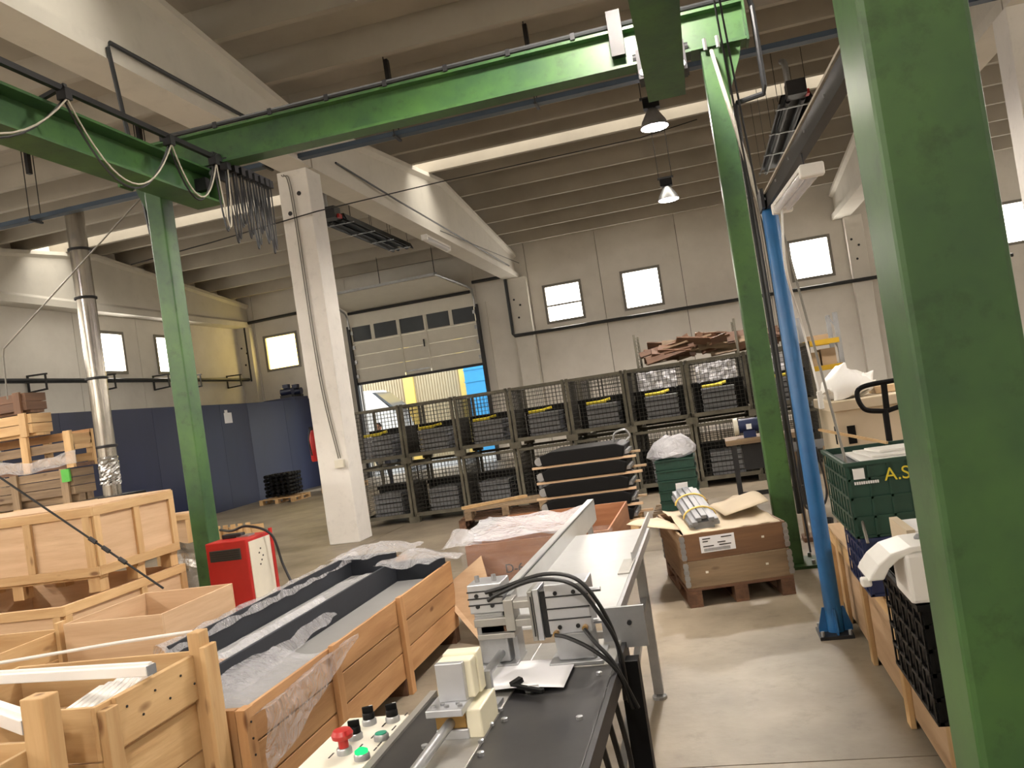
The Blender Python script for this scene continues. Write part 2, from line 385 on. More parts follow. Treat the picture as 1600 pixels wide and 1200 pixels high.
for h in RWIN: window(h[0], h[1], h[2], h[3], 'y', XR, -1)
for h in FWIN_FILL: window(h[0], h[1], h[2], h[3], 'x', YF, 1)
# pilasters and wall pipe runs
for i, (x0, x1) in enumerate(((-5.72, -5.12), (4.7, 5.2), (-15.65, -15.15))):
    tr = B(x0, x1, YB-.32, YB-.004, 0, 5.8).build('trim_%d' % (i+1), 'conc', bevel=.01); tag(tr, kind='structure')
    for dz, dx in ((5.1, .12), (4.9, .3), (4.5, .2)):
        MB().tube([(x0+dx, YB-.33, dz), (x0+dx, YB-.315, dz)], .035, 10).build('bolt_hole', 'dark', tr)
def pipe(name, pts, r, mat, label, cat, brackets=(), group=None, n=8):
    o = MB().tube(pts, r, n).build(name, mat, smooth=True); tag(o, label, cat, group)
    return o
pipe('wall_pipe', [(-6.9, 26.62, 5.9), (-5.8, 26.62, 5.9), (-5.78, 26.62, 5.85), (-5.78, 26.62, 4.0), (-5.74, 26.62, 3.93), (5.4, 26.62, 3.86), (9, 26.62, 3.84)], .055, 'steelpipe', 'dark steel pipe along the back wall under the square windows', 'pipe')
pipe('wall_pipe', [(-11.6, 26.75, 6.02), (-15.2, 26.75, 5.95), (-15.32, 26.72, 5.9), (-15.32, 26.72, 3.9)], .055, 'steelpipe', 'dark steel pipe dropping down the corner beside the yellow lit window', 'pipe')
pw = thing('wall_pipe', (-15.45, 18, 3.98), 'dark pipe on brackets along the left wall below the windows', 'pipe')
MB().tube([(-15.42, 10, 3.98), (-15.42, 26.9, 3.98)], .06, 8).build('tube', 'steelpipe', pw, smooth=True)
for y in (12.2, 14.2, 17.0, 19.4, 21.7, 23.3, 25.6):
    MB().bar((-15.62, y, 4.12), (-15.05, y, 4.1), .04, .04).bar((-15.1, y, 4.12), (-15.1, y, 3.74), .035, .035).bar((-15.62, y, 3.72), (-15.08, y, 3.74), .04, .04).bar((-15.6, y, 4.1), (-15.6, y, 3.7), .04, .04).build('bracket', 'dark', pw)

# sectional door
dr = thing('door_1', (-9.2, 26.9, 3.2), None, None, kind='structure')
zs = [3.25, 3.71, 4.17, 4.61]
for a, b in zip(zs, zs[1:]):
    for (xa, xb) in ((DX0+.04, -9.72), (-8.75, DX1-.04)):
        B(xa, xb, 26.84, 26.9, a+.006, b-.006).build('door_panel', 'doorw', dr)
    B(-9.68, -8.79, 26.84, 26.9, a+.006, b-.006).build('wicket_panel', 'doorw', dr)
WX = [DX0+.04, -10.66, -9.72, -8.75, -7.85, DX1-.04]
B(DX0+.04, DX1-.04, 26.84, 26.9, 5.16, 5.6).build('door_panel', 'doorw', dr); B(DX0+.04, DX1-.04, 26.84, 26.9, 4.615, 4.66).build('door_rail', 'doorw', dr)
for a, b in zip(WX, WX[1:]):
    B(a+.06, b-.06, 26.86, 26.88, 4.66, 5.16).build('door_pane', 'dglass', dr); B(a-.06, a+.06, 26.835, 26.905, 4.66, 5.16).build('door_mullion', 'doorw', dr)
for x in (-9.7, -8.77): B(x-.035, x+.035, 26.81, 26.84, 3.35, 5.16).build('wicket_post', 'doorw', dr)
B(-8.9, -8.86, 26.76, 26.81, 4.1, 4.35).build('handle', 'dark', dr); B(-9.7, -8.77, 26.815, 26.84, 3.35, 3.40).build('wicket_sill', 'galv', dr)
B(DX0+.02, DX1-.02, 26.82, 26.92, 3.17, 3.255).build('bottom_seal', 'dark', dr)
for x in (DX0, DX1): B(x-.05, x+.05, 26.74, 26.92, 0, 5.2).build('door_track', 'dark', dr)
for k in range(4):
    z = 3.4+.5*k
    for x in (DX0+.09, DX1-.09): B(x-.05, x+.05, 26.78, 26.84, z, z+.12).build('hinge', 'galv', dr)
MB().hexa([(DX0+.1, 24.9, 6.02), (DX1-.6, 24.9, 6.02), (DX1-.1, 26.7, 5.68), (DX0+.1, 26.7, 5.68), (DX0+.1, 24.9, 6.07), (DX1-.6, 24.9, 6.07), (DX1-.1, 26.7, 5.73), (DX0+.1, 26.7, 5.73)]).build('raised_door_section', 'doorw', dr)
for xa, xb in ((DX0+.05, DX0+.05), (DX1-.55, DX1-.02)): MB().tube(curve([(xa, 24.5, 6.03), (xb, 26.2, 5.72), (xb, 26.65, 5.55), (xb, 26.76, 5.1)]), .035, 6).build('curved_track', 'galv', dr)
MB().bar((DX0-.4, 24.6, 6.0), (DX1-.5, 24.6, 6.05), .06, .08).build('cross_rail', 'galv', dr)
MB().tube([(DX0+.1, 26.7, 5.62), (DX1-.1, 26.7, 5.62)], .05, 8).build('spring_shaft', 'dark', dr)
for x in (-11.2, -9.3, -7.5): MB().tube([(x, 24.6, 6.0), (x, 24.6, 6.95)], .012, 6).build('hanger_rod', 'dark', dr)
for x0, x1 in ((DX0-.45, DX0), (DX1, DX1+.3)): tag(B(x0, x1, YB-.05, YB+.3, 0, 5.25).build('trim_%d' % (4+(x0 > -9)), 'conc'), kind='structure')

# ---------------------------------------------------------------- outside the door
t = thing('yard_building', (-10, 34, 0), 'beige corrugated building across the yard beyond the roller door', 'building')
B(-24, -2, 34.1, 34.4, 0, 7).build('wall', 'beige', t)
for k in range(70):
    x = -15.5+k*.12
    B(x, x+.06, 34.06, 34.1, 0, 7).build('sheet_rib', 'beige', t)
B(-12.45, -12.0, 33.95, 34.05, 0, 5).build('corner_post', 'yellow_post', t); B(-9.95, -9.6, 33.95, 34.05, 0, 5).build('corner_post', 'yellow_post', t)
t = thing('storage_container', (-9.0, 33.5, 0), 'sky blue container standing in the yard outside the door', 'container')
B(-9.45, -8.2, 33.0, 33.9, 0, 2.7+1.2).build('body', 'skyblue', t)
for z in (.9, 1.9, 2.9, 3.4): B(-9.47, -8.18, 32.97, 33.0, z, z+.05).build('seam_rail', 'skyblue', t)
t = thing('delivery_van', (-12.4, 31, 0), 'white van parked outside the half open door', 'van')
MB().prism([(-14.6, .5), (-11.7, .5), (-11.5, 1.3), (-11.75, 2.2), (-12.6, 3.1), (-14.6, 3.2)], 'y', 30.4, 32.2).build('body', 'white', t, bevel=.06)
MB().hexa([(-11.72, 30.5, 2.25), (-11.6, 30.5, 2.25), (-11.6, 32.1, 2.25), (-11.72, 32.1, 2.25), (-12.5, 30.5, 3.0), (-12.38, 30.5, 3.0), (-12.38, 32.1, 3.0), (-12.5, 32.1, 3.0)]).build('windscreen', 'dglass', t)
for x in (-14.1, -12.3):
    MB().tube([(x, 30.35, .42), (x, 30.6, .42)], .42, 18).build('wheel', 'rubber', t)
    MB().tube([(x, 31.95, .42), (x, 32.2, .42)], .42, 18).build('wheel', 'rubber', t)
B(-14.55, -11.62, 30.38, 30.4, 1.15, 1.3).build('side_trim', 'dark', t)

# ================================================================ GREEN CRANE
def box_col(x0, x1, y0, y1, z1, label, gus):
    t = thing('crane_column', ((x0+x1)/2, (y0+y1)/2, 0), label, 'column')
    B(x0, x1, y0, y1, 0.02, z1).build('shaft', 'green', t, bevel=.012)
    B(x0-.12, x1+.12, y0-.1, y1+.1, 0, .025).build('base_plate', 'green_dk', t)
    for dx in (x0-.07, x1+.07):
        for dy in (y0-.05, y1+.05): MB().tube([(dx, dy, .02), (dx, dy, .06)], .016, 6).build('anchor_bolt', 'galv', t)
    yc = (y0+y1)/2
    if gus > 0: MB().prism([(x1, z1), (x1+.16, z1), (x1+.13, z1-.12), (x1, z1-.42)], 'y', yc-.012, yc+.012).build('gusset', 'green', t)
    else: MB().prism([(x0, z1), (x0-.16, z1), (x0-.13, z1-.12), (x0, z1-.42)], 'y', yc-.012, yc+.012).build('gusset', 'green', t)
    B(x0-.08, x1+.08, y0-.03, y1+.03, z1-.02, z1).build('cap_plate', 'green', t)
    for dx in (x0+.04, x1-.04): MB().tube([(dx, y0-.045, z1-.05), (dx, y0-.045, z1+.05)], .018, 6).build('cap_bolt', 'galv', t)
    return t
ZB, ZT = 4.5, 4.85
box_col(.385, .572, 7.42, 7.62, ZB, 'green painted steel crane column standing behind the pallet collar box', 1)
box_col(-5.15, -4.97, 7.42, 7.62, ZB, 'green painted steel crane column standing behind the red cabinet', -1)
box_col(.372, .558, 1.65, 1.865, ZB, 'large scuffed green crane column beside the black slatted crate', 1)
def ibeam_x(x0, x1, y, z0, z1, w, label):
    t = thing('crane_runway', ((x0+x1)/2, y, z0), label, 'crane beam')
    B(x0, x1, y-w/2, y+w/2, z0, z0+.025).build('bottom_flange', 'green', t)
    B(x0, x1, y-w/2, y+w/2, z1-.025, z1).build('top_flange', 'green', t)
    B(x0+.01, x1-.01, y-.012, y+.012, z0+.02, z1-.02).build('web', 'green', t)
    for x in (x0, x1-.02): B(x, x+.02, y-w/2-.005, y+w/2+.005, z0-.01, z1+.01).build('end_plate', 'green', t)
    return t
rw = ibeam_x(-5.45, .80, 7.55, ZB, ZT, .2, 'long green runway beam bridging the two far crane columns')
for k in range(9): B(-4.9+.6*k, -4.86+.6*k, 7.43, 7.46, ZT-.01, ZT+.05).build('conduit_clip', 'dark', rw)
B(-.36, -.24, 7.36, 7.44, 4.58, 4.98).build('end_stop', 'rubber', rw)
ibeam_x(-5.45, .80, 1.76, ZB, ZT, .2, 'green runway beam over the large near crane column')
def girder(x0, x1, ya, yb, z0, z1, label):
    t = thing('crane_girder', ((x0+x1)/2, (ya+yb)/2, z0), label, 'crane beam'); xc = (x0+x1)/2
    B(x0, x1, ya, yb, z0, z0+.022).build('bottom_flange', 'green', t)
    B(x0, x1, ya, yb, z1-.022, z1).build('top_flange', 'green', t)
    B(xc-.012, xc+.012, ya, yb, z0+.02, z1-.02).build('web', 'green', t)
    B(x0+.01, x1-.01, yb-.02, yb, z0+.01, z1-.01).build('end_plate', 'green', t)
    for y in (7.42, 1.63):
        for s in (-1, 1):
            yy = y+.13*1
            B(xc+s*.19-.02, xc+s*.19+.02, yy-.11, yy+.11, z1-.1, ZB+.12).build('hanger_plate', 'dark', t)
            MB().tube([(xc+s*.19-.05, yy-.05, ZB+.06), (xc+s*.19+.05, yy-.05, ZB+.06)], .045, 12).build('trolley_wheel', 'dark', t)
            MB().tube([(xc+s*.17, yy-.12, z1-.05), (xc+s*.17, yy-.08, z1-.05)], .03, 8).build('bolt', 'galv', t)
    return t
gl = girder(-4.70, -4.40, -2.5, 7.62, 4.14, 4.46, 'green crane girder with festoon cables hung along its right side')
B(-4.60, -4.42, 7.36, 7.44, 4.24, 4.36).build('end_buffer', 'dark', gl)
girder(-.11, .21, -2.5, 7.44, 4.14, 4.46, 'green crane girder ending beside the hanging high bay lamp')
# festoon
ft = thing('festoon_rail', (-4.28, 5, 4.45), 'dark festoon rail carrying looped cables beside the green girder', 'cable rail')
MB().bar((-4.25, -2.4, 4.52), (-4.28, 8.4, 4.52), .04, .045).build('rail', 'dark', ft)
for y in (1.0, 3.2, 5.35, 7.5): MB().bar((-4.55, y, 4.47), (-4.24, y, 4.54), .035, .03).build('rail_arm', 'dark', ft)
ty = [1.6, 3.5, 5.35, 6.6, 7.3, 7.5, 7.64, 7.77, 7.9, 8.02, 8.14, 8.25, 8.34]
for y in ty:
    B(-4.30, -4.22, y-.035, y+.035, 4.43, 4.51).build('cable_trolley', 'dark', ft)
for k, (a, b) in enumerate(zip(ty, ty[1:])):
    d = .52 if b-a > 1 else (.42 if b-a > .3 else .55+.09*((k*7) % 3))
    MB().tube(sag((-4.27, a, 4.44), (-4.27, b, 4.44), d, 16), .009, 6).build('cable_loop', 'rubber' if k % 2 else 'steelpipe', ft, smooth=True)
    MB().tube(sag((-4.24, a, 4.44), (-4.24, b, 4.44), d*.95, 16), .007, 6).build('cable_loop', 'rope' if k < 5 else 'rubber', ft, smooth=True)
pipe('conduit', [(-4.8, 7.46, 4.88), (.78, 7.46, 4.88), (.85, 7.5, 4.86), (.87, 7.55, 4.8), (.87, 7.55, 4.1), (.86, 7.6, 4.05), (.64, 7.70, 4.05), (.62, 7.70, 4.0), (.62, 7.70, .4)], .024, 'steelpipe', 'dark conduit along the runway beam top, bending down behind the column', 'pipe')
pipe('air_pipe', [(-5.32, 10.6, 5.99), (-5.32, 7.45, 5.96), (-5.33, 7.42, 5.9), (-5.36, 7.75, 4.05), (-5.34, 7.76, 4.0), (-5.06, 7.65, 4.02)], .024, 'steelpipe', 'dark pipe under the roof beam turning down to the left crane column', 'pipe')
pipe('stay_rod', [(-5.20, 7.55, 4.42), (-7.27, 7.65, 3.13), (-7.3, 7.66, 3.05), (-7.32, 7.66, 2.58)], .008, 'frame', 'thin grey stay rod slanting from the left crane column', 'rod')
pipe('guy_strap', [(.47, 7.36, 4.43), (.52, 5.57, 2.62)], .016, 'rope', 'slanting pale strap from runway beam to the blue post head', 'strap')
# cable tray across the hall
ct = thing('cable_tray', (-2, 11.62, 5.84), 'long blue grey cable tray hung under the ribs in front of white column', 'cable tray')
B(-15.2, 14.2, 11.55, 11.69, 5.83, 5.85).build('tray_floor', 'tray_blue', ct)
for y in (11.55, 11.685): B(-15.2, 14.2, y-.005, y+.005, 5.83, 5.90).build('tray_side', 'tray_blue', ct)
for k in range(14):
    x = -14.3+k*2.1
    B(x-.02, x+.02, 11.48, 11.76, 5.80, 5.83).build('tray_bracket', 'dark', ct)
    for y in (11.5, 11.74): MB().tube([(x, y, 5.81), (x, y, 6.98)], .008, 6).build('hanger_rod', 'dark', ct)
    B(x-.03, x+.03, 11.58, 11.66, 6.6, 6.98).build('rib_clamp', 'dark', ct)
# conduits on white column
cc = thing('column_conduit', (-5.6, 11.88, 1), 'thin grey twin conduit running down the white column front', 'conduit')
for dx in (0, .035): MB().tube(curve([(-5.83+dx, 11.88, 5.75), (-5.72+dx, 11.875, 5.45), (-5.70+dx, 11.875, 3.2), (-5.66+dx, 11.875, 2.2), (-5.56+dx, 11.875, 1.3)]), 0.008, 6).build('tube', 'frame', cc, smooth=True)
B(-5.62, -5.48, 11.84, 11.9, 1.16, 1.28).build('junction_box', 'cream', cc)
t = thing('beam_conduit', (-5.47, 18, 6.1), 'dark cable run fixed low along the roof beam side', 'cable')
MB().tube([(-5.46, 13.2, 6.20), (-5.34, 16, 6.06), (-5.34, 25.5, 6.02)], .018, 6).build('cable', 'steelpipe', t)
pipe('overhead_cable', [(-8.6, 11.8, 4.85), (-7.13, 11.8, 4.93), (-5.3, 11.8, 5.06), (-4.04, 14.5, 5.88), (-.5, 16, 6.33), (.6, 16.6, 6.62)], .010, 'rubber', 'thin black cable strung from white column toward the roof lamp', 'cable')
pipe('overhead_cable', [(-5.32, 18.4, 5.9), (-5.2, 26.4, 6.2)], .010, 'rubber', 'thin black cable by the beam mounted light fitting', 'cable')
# heaters
def heater(x, y0, y1, z, label):
    t = thing('radiant_heater', (x, (y0+y1)/2, z), label, 'heater')
    MB().prism([(x-.28, z), (x-.22, z+.14), (x+.22, z+.14), (x+.28, z), (x+.25, z), (x+.2, z+.12), (x-.2, z+.12), (x-.25, z)], 'y', y0, y1).build('reflector_hood', 'black', t)
    for s in (-.12, .12): MB().tube([(x+s, y0+.05, z+.04), (x+s, y1-.05, z+.04)], .045, 10).build('burner_tube', 'black', t, smooth=True)
    for k in range(4):
        y = y0+.3+(y1-y0-.6)*k/3
        MB().bar((x-.3, y, z+.0), (x+.3, y, z+.0), .03, .02).build('cross_strap', 'galv', t)
        for s in (-.24, .24): MB().tube([(x+s, y, z+.13), (x+s, y, zrib(y)+.38)], .006, 5).build('hanger_chain', 'dark', t)
    B(x-.15, x+.15, y0-.3, y0, z+.02, z+.26).build('burner_box', 'dark', t); B(x+.12, x+.2, y0-.2, y0-.05, z+.02, z+.1).build('ignition_unit', 'red', t)
    MB().tube(curve([(x-.1, y0-.1, z+.2), (x-.1, y0-.1, z+.6), (x-.1, y0+.2, z+.75)]), .05, 8).build('flue_elbow', 'galv', t, smooth=True)
heater(2.12, 14.5, 19.6, 5.95, 'black radiant tube heater hanging under the ribs right of the lamps')
heater(-6.95, 16.3, 20.4, 6.05, 'black radiant tube heater hanging left of the tapered roof beam')
t = thing('strip_light', (-5.6, 18.9, 5.7), 'unlit white strip light fixed under the tapered roof beam', 'light fitting')
B(-5.66, -5.54, 18.0, 19.8, 5.76, 5.8).build('housing', 'white', t); B(-5.65, -5.55, 18.03, 19.77, 5.69, 5.76).build('diffuser', 'lens', t)
for y in (18.0, 19.77): B(-5.67, -5.53, y-.02, y+.04, 5.68, 5.8).build('end_cap', 'white', t)
# high bay lamps
def lamp(x, y, z, label):
    t = thing('high_bay_lamp', (x, y, z), label, 'lamp', 'high bay lamps')
    MB().lathe([(.06, .30), (.09, .27), (.13, .2), (.19, .10), (.225, .0), (.215, .0), (.12, .2), (.05, .28)], (x, y, z), 20).build('reflector', 'galv', t, smooth=True)
    MB().lathe([(.001, .012), (.16, .008), (.212, .004), (.212, -.004), (.15, -.02), (.001, -.03)], (x, y, z), 20).build('lens', 'lamp', t, smooth=True)
    B(x-.13, x+.13, y-.09, y+.09, z+.3, z+.46).build('ballast_box', 'black', t, bevel=.01)
    B(x-.17, x+.17, y-.02, y+.02, z+.46, z+.5).build('mount_bar', 'dark', t)
    for s in (-.14, .14): MB().tube([(x+s, y, z+.48), (x+s, y, zrib(y)+.05)], .008, 5).build('suspension', 'dark', t)
    L = bpy.data.lights.new('lamp_beam', 'SPOT'); L.energy = BAY; L.color = (1, .90, .77); L.spot_size = math.radians(166); L.spot_blend = .3; L.shadow_soft_size = .2
    lo = bpy.data.objects.new('lamp_beam', L); COL.objects.link(lo); lo.parent = t; lo.location = (0, 0, -.04)
    MB().tube([(x-.25, y, zrib(y)+.02), (x+.25, y, zrib(y)+.02)], .02, 6).build('rib_clip', 'dark', t)
lamp(-.17, 13.5, 5.72, 'lit high bay lamp with bell reflector hanging near the girder end')
lamp(-.174, 18.4, 5.58, 'lit high bay lamp with bell reflector hanging deeper in the hall toward the windows')
for (x, y) in ((-.17, 5.9), (-.17, -1.6), (9.6, 13.4), (9.6, 4.65), (-10.3, 7.15), (-10.3, 2.15), (-10.3, -1.6)): lamp(x, y, 5.6, 'lit high bay lamp with bell reflector out of view over the hall')  # unseen lamps; left bay ones added to light near objects from the left

# ================================================================ LEFT SIDE: booth, duct, wall items
t = thing('blue_booth', (-13.4, 20, 0), 'dark blue sheet metal booth wall with a paper notice', 'partition')
pts = [(-13.25, 13.6), (-13.25, 18.2), (-13.45, 22.95), (-13.0, 26.65)]
for (a, b) in zip(pts, pts[1:]):
    n = max(2, round(math.dist(a, b)/1.6))
    for k in range(n):
        p = [a[i]+(b[i]-a[i])*(k+.002)/n for i in (0, 1)]; q = [a[i]+(b[i]-a[i])*(k+.998)/n for i in (0, 1)]
        MB().hexa([(p[0], p[1], 0), (p[0]-.05, p[1], 0), (q[0]-.05, q[1], 0), (q[0], q[1], 0), (p[0], p[1], 2.97), (p[0]-.05, p[1], 2.97), (q[0]-.05, q[1], 2.97), (q[0], q[1], 2.97)]).build('booth_panel', 'bluepanel', t)
B(-13.405, -13.39, 21.55, 21.95, 2.42, 2.72).build('notice', 'paper', t); B(-13.405, -13.39, 21.6, 21.75, 2.72, 2.8).build('notice', 'paper', t)
t = thing('pump_unit', (-13.9, 26, 2.9), 'blue pump with two motors showing over the booth wall', 'pump')
B(-14.3, -13.2, 25.5, 26.5, 0, 3.08).build('cabinet', 'bluepanel', t)
for y in (25.65, 26.3):
    MB().tube([(-13.7, y, 3.28), (-13.3, y, 3.28)], .12, 14).build('motor', 'bluepanel', t, smooth=True)
    B(-13.6, -13.4, y-.08, y+.08, 3.4, 3.52).build('terminal_box', 'bluepanel', t); B(-13.72, -13.3, y-.1, y+.1, 3.07, 3.17).build('motor_foot', 'dark', t)
t = thing('exhaust_duct', (-10.08, 12.5, 1.2), 'shiny stainless exhaust duct with foil wrapped foot, before the blue booth', 'duct')
MB().lathe([(.155, 1.78-1.2), (.155, 5.0)], (-10.08, 12.5, 1.2), 24).build('pipe', 'ductm', t, smooth=True)
for z in (2.02, 3.2, 4.6, 5.45): MB().lathe([(.158, z), (.185, z+.01), (.185, z+.04), (.158, z+.05)], (-10.08, 12.5, 0), 24).build('clamp_ring', 'dark', t, smooth=True)
mb = MB(); nn = 22
for j in range(15):
    for k in range(nn):
        a = 2*PI*k/nn; r = .165+.03*noise.noise((k*.9, j*.8, 3.)); mb.v.append(Vector((-10.08+r*math.cos(a), 12.5+r*math.sin(a), 1.38+j*.035)))
for j in range(14):
    for k in range(nn): mb.f.append((j*nn+k, j*nn+(k+1) % nn, (j+1)*nn+(k+1) % nn, (j+1)*nn+k))
mb.build('foil_wrap', 'foil', t)
MB().lathe([(.15, 0), (.15, .25)], (-10.08, 12.5, 1.2), 20).build('lower_pipe', 'ductm', t, smooth=True)
t = thing('extraction_unit', (-10.2, 12.5, 0), 'black extraction unit beneath the stainless duct', 'machine')
B(-10.9, -9.75, 12.1, 12.95, .05, 1.2).build('body', 'black', t, bevel=.02)
for k in range(3): B(-10.8, -9.85, 12.08, 12.1, .25+.28*k, .45+.28*k).build('vent_panel', 'dark', t)
for x in (-10.8, -9.85):
    for y in (12.2, 12.85): B(x-.05, x+.05, y-.05, y+.05, 0, .05).build('foot', 'rubber', t)
t = thing('fire_extinguisher', (-6.03, 12.12, 1.3), 'red fire extinguisher on the white column side', 'extinguisher')
MB().lathe([(.06, 0), (.075, .02), (.075, .38), (.05, .44), (.025, .47), (.025, .5)], (-6.01, 12.05, 1.3), 16).build('cylinder', 'red', t, smooth=True)
B(-6.05, -5.97, 12.02, 12.08, 1.79, 1.84).build('valve', 'black', t); MB().tube(curve([(-6.02, 12.0, 1.8), (-6.03, 11.93, 1.65), (-6.02, 11.95, 1.4)]), .012, 6).build('hose', 'rubber', t)
B(-5.98, -5.92, 12.0, 12.1, 1.5, 1.6).build('wall_hook', 'dark', t)

# ================================================================ pallets and stacks
def pallet(x0, x1, y0, y1, z, label, wood_='old', group=None, along='x', cat='pallet', name='wooden_pallet'):
    t = thing(name, ((x0+x1)/2, (y0+y1)/2, z), label, cat, group)
    ny = 5
    for k in range(ny):
        a = y0+(y1-y0-.1)*k/(ny-1); B(x0, x1, a, a+.1, z+.122, z+.144).build('deck_board', wood_+'_x', t)
    for a in (x0, (x0+x1)/2-.05, x1-.1):
        B(a, a+.1, y0, y1, z+.1, z+.122).build('stringer', wood_+'_y', t)
        B(a, a+.1, y0, y1, z, z+.022).build('bottom_board', wood_+'_y', t)
        for b in (y0, (y0+y1)/2-.07, y1-.14): B(a, a+.1, b, b+.14, z+.022, z+.1).build('block', wood_+'_y', t)
    return t
pallet(-12.35, -11.3, 21.0, 22.0, 0, 'wooden pallet under the black roller stack before the blue booth', 'pine')
t = thing('roller_stack', (-11.8, 21.4, .144), 'stack of ribbed black rollers on a pallet before the booth', 'rollers')
for j in range(6):
    for k in range(5):
        x = -12.15+.17*k+(.02 if j % 2 else 0); MB().lathe([(.05, -.02), (.08, 0), (.05, .05), (.08, .1), (.05, .15), (.08, .2), (.05, .25), (.08, .3), (.05, .34)], (0, 0, 0), 10)
        mb = MB(); mb.tube([(x, 21.1+d, .23+j*.105) for d in (0, .08, .16, .24, .32, .4, .48, .56, .64, .72)], [.05, .055, .04, .055, .04, .055, .04, .055, .04, .05], 10); mb.build('roller', 'black', t)
pallet(-11.25, -10.2, 22.6, 23.6, 0, 'wooden pallet carrying white sheets, behind the white column', 'pine')
t = thing('sheet_stack', (-10.7, 23.1, .144), 'low pile of white sheets on the pallet behind the white column', 'sheets')
for k in range(4): B(-11.2+.02*k, -10.3-.03*k, 22.65, 23.5-.04*k, .144+k*.03, .17+k*.03).build('sheet', 'paper', t)

# wire mesh stillage cages
CW, CD, CH = .93, 1.15, 1.0
def make_cage():
    t = thing('mesh_cage', (0, 0, 0), '', 'cage')
    h = CW/2
    for sx in (-1, 1):
        for y in (0, CD-.045):
            B(sx*h-(.045 if sx > 0 else 0), sx*h+(0 if sx > 0 else .045), y, y+.045, .1, CH).build('post', 'cage', t)
            B(sx*(h-.03)-.05, sx*(h-.03)+.05, y-.015+.0, y+.06, 0, .1).build('foot', 'cage', t)
    for y in (0.005, CD-.04):
        B(-h, h, y, y+.035, CH-.05, CH-.01).build('top_rail', 'cage', t); B(-h, h, y, y+.035, .1, .16).build('bottom_rail', 'cage', t)
    for sx in (-1, 1):
        B(sx*(h-.02)-.018, sx*(h-.02)+.018, 0, CD, CH-.05, CH-.01).build('top_rail', 'cage', t); B(sx*(h-.02)-.018, sx*(h-.02)+.018, 0, CD, .1, .16).build('bottom_rail', 'cage', t)
    B(-h+.02, h-.02, .02, CD-.02, .1, .125).build('floor_sheet', 'cage', t)
    def grid(axis, pos, a0, a1):
        mb = MB(); w = .0032; st = .062
        n = int((a1-a0)/st)
        for k in range(n+1):
            a = a0+(a1-a0)*k/n
            if axis == 'x': mb.box(a-w, a+w, pos-w, pos+w, .15, CH-.04)
            else: mb.box(pos-w, pos+w, a-w, a+w, .15, CH-.04)
        m_ = int((CH-.2)/st)
        for k in range(m_+1):
            z = .16+(CH-.21)*k/m_
            if axis == 'x': mb.box(a0, a1, pos-w, pos+w, z-w, z+w)
            else: mb.box(pos-w, pos+w, a0, a1, z-w, z+w)
        o = mb.build('mesh_panel', 'wire', t); o['kind'] = 'stuff'
    grid('x', .025, -h+.03, h-.03); grid('x', CD-.025, -h+.03, h-.03)
    for sx in (-1, 1): grid('y', sx*(h-.02), .03, CD-.03)
    return t
proto = make_cage(); usedp = [False]
def place_cage(x, y, z, label, group):
    if not usedp[0]: c = proto; usedp[0] = True
    else: c = copy_tree(proto)
    c.location = (x, y, z); c['label'] = label; c['group'] = group; c['category'] = 'cage'; return c
CX = [-5.535+.953*i for i in range(8)]
trayp = [None]
def tray(x, y, z, label, grp, rz=0):
    if trayp[0] is None:
        t = thing('grey_tray', (0, 0, 0), label, 'tray', grp)
        MB().box(-.25, .25, -.3, .3, 0, .064).build('body', 'tray', t, bevel=.004)
        B(-.257, .257, -.307, .307, .05, .066).build('rim', 'tray', t)
        B(-.2, .2, -.304, -.3, .015, .04).build('grip_recess', 'tray', t)
        trayp[0] = t; c = t
    else: c = copy_tree(trayp[0])
    c.location = (x, y, z); c['label'] = label; c['group'] = grp; c['category'] = 'tray'; c.rotation_euler[2] = rz
ORD = ['nearest', 'second from', 'third from', 'fourth from', 'fifth from', 'sixth from', 'seventh from', 'eighth from']
LEV = ['bottom', 'second lowest', 'middle', 'second highest', 'topmost']
for i, x in enumerate(CX):
    for lv in (0, 1):
        where = '%s tier cage %s the white column' % ('upper' if lv else 'lower', ORD[i])
        lab = 'grey wire mesh %s, holding grey trays' % where
        place_cage(x, 13.4, lv*CH, lab, 'mesh cages upper tier' if lv else 'mesh cages lower tier')
        dx = random.uniform(-.03, .08)
        for k in range(5):
            tray(x+dx, 13.4+.40, lv*CH+.126+k*.081, 'grey tray, %s in the %s' % (LEV[k], where), 'trays in %s cages' % ('upper' if lv else 'lower'), random.uniform(-.02, .02))
        zt = lv*CH+.126+5*.081
        if lv:
            y0 = 13.52
            o = MB().tube([(x+dx-.24, y0, zt+.02), (x+dx+.02+.1*random.random(), y0+.01, zt+.024)], .026, 6).tube([(x+dx-.05, y0+.1, zt+.02), (x+dx+.14, y0+.12, zt+.05)], .024, 6).build('edge_strip', 'yellow'); tag(o, 'yellow edge strips on trays in the '+where, 'strip', 'yellow strips on tray stacks')
            o.location.z = zt
        # dark bin behind
        b = thing('black_bin', (x, 14.2, lv*CH+.126), 'black bin at the back of the '+where, 'bin', 'black bins in %s cages' % ('upper' if lv else 'lower'))
        B(x-.4, x+.4, 14.16, 14.2, lv*CH+.126, lv*CH+.62).build('front', 'black', b); B(x-.4, x+.4, 14.44, 14.47, lv*CH+.126, lv*CH+.62).build('back', 'black', b)
        for s in (-.4, .37): B(x+s, x+s+.03, 14.2, 14.44, lv*CH+.126, lv*CH+.62).build('side', 'black', b)
        B(x-.42, x+.42, 14.14, 14.16, lv*CH+.56, lv*CH+.62).build('rim', 'black', b)
for x in CX[4:8]:
    for lv in (0, 1): place_cage(x, 14.85, lv*CH, 'grey wire mesh stillage cage in the second row under the scrap wood', 'mesh cages second row')
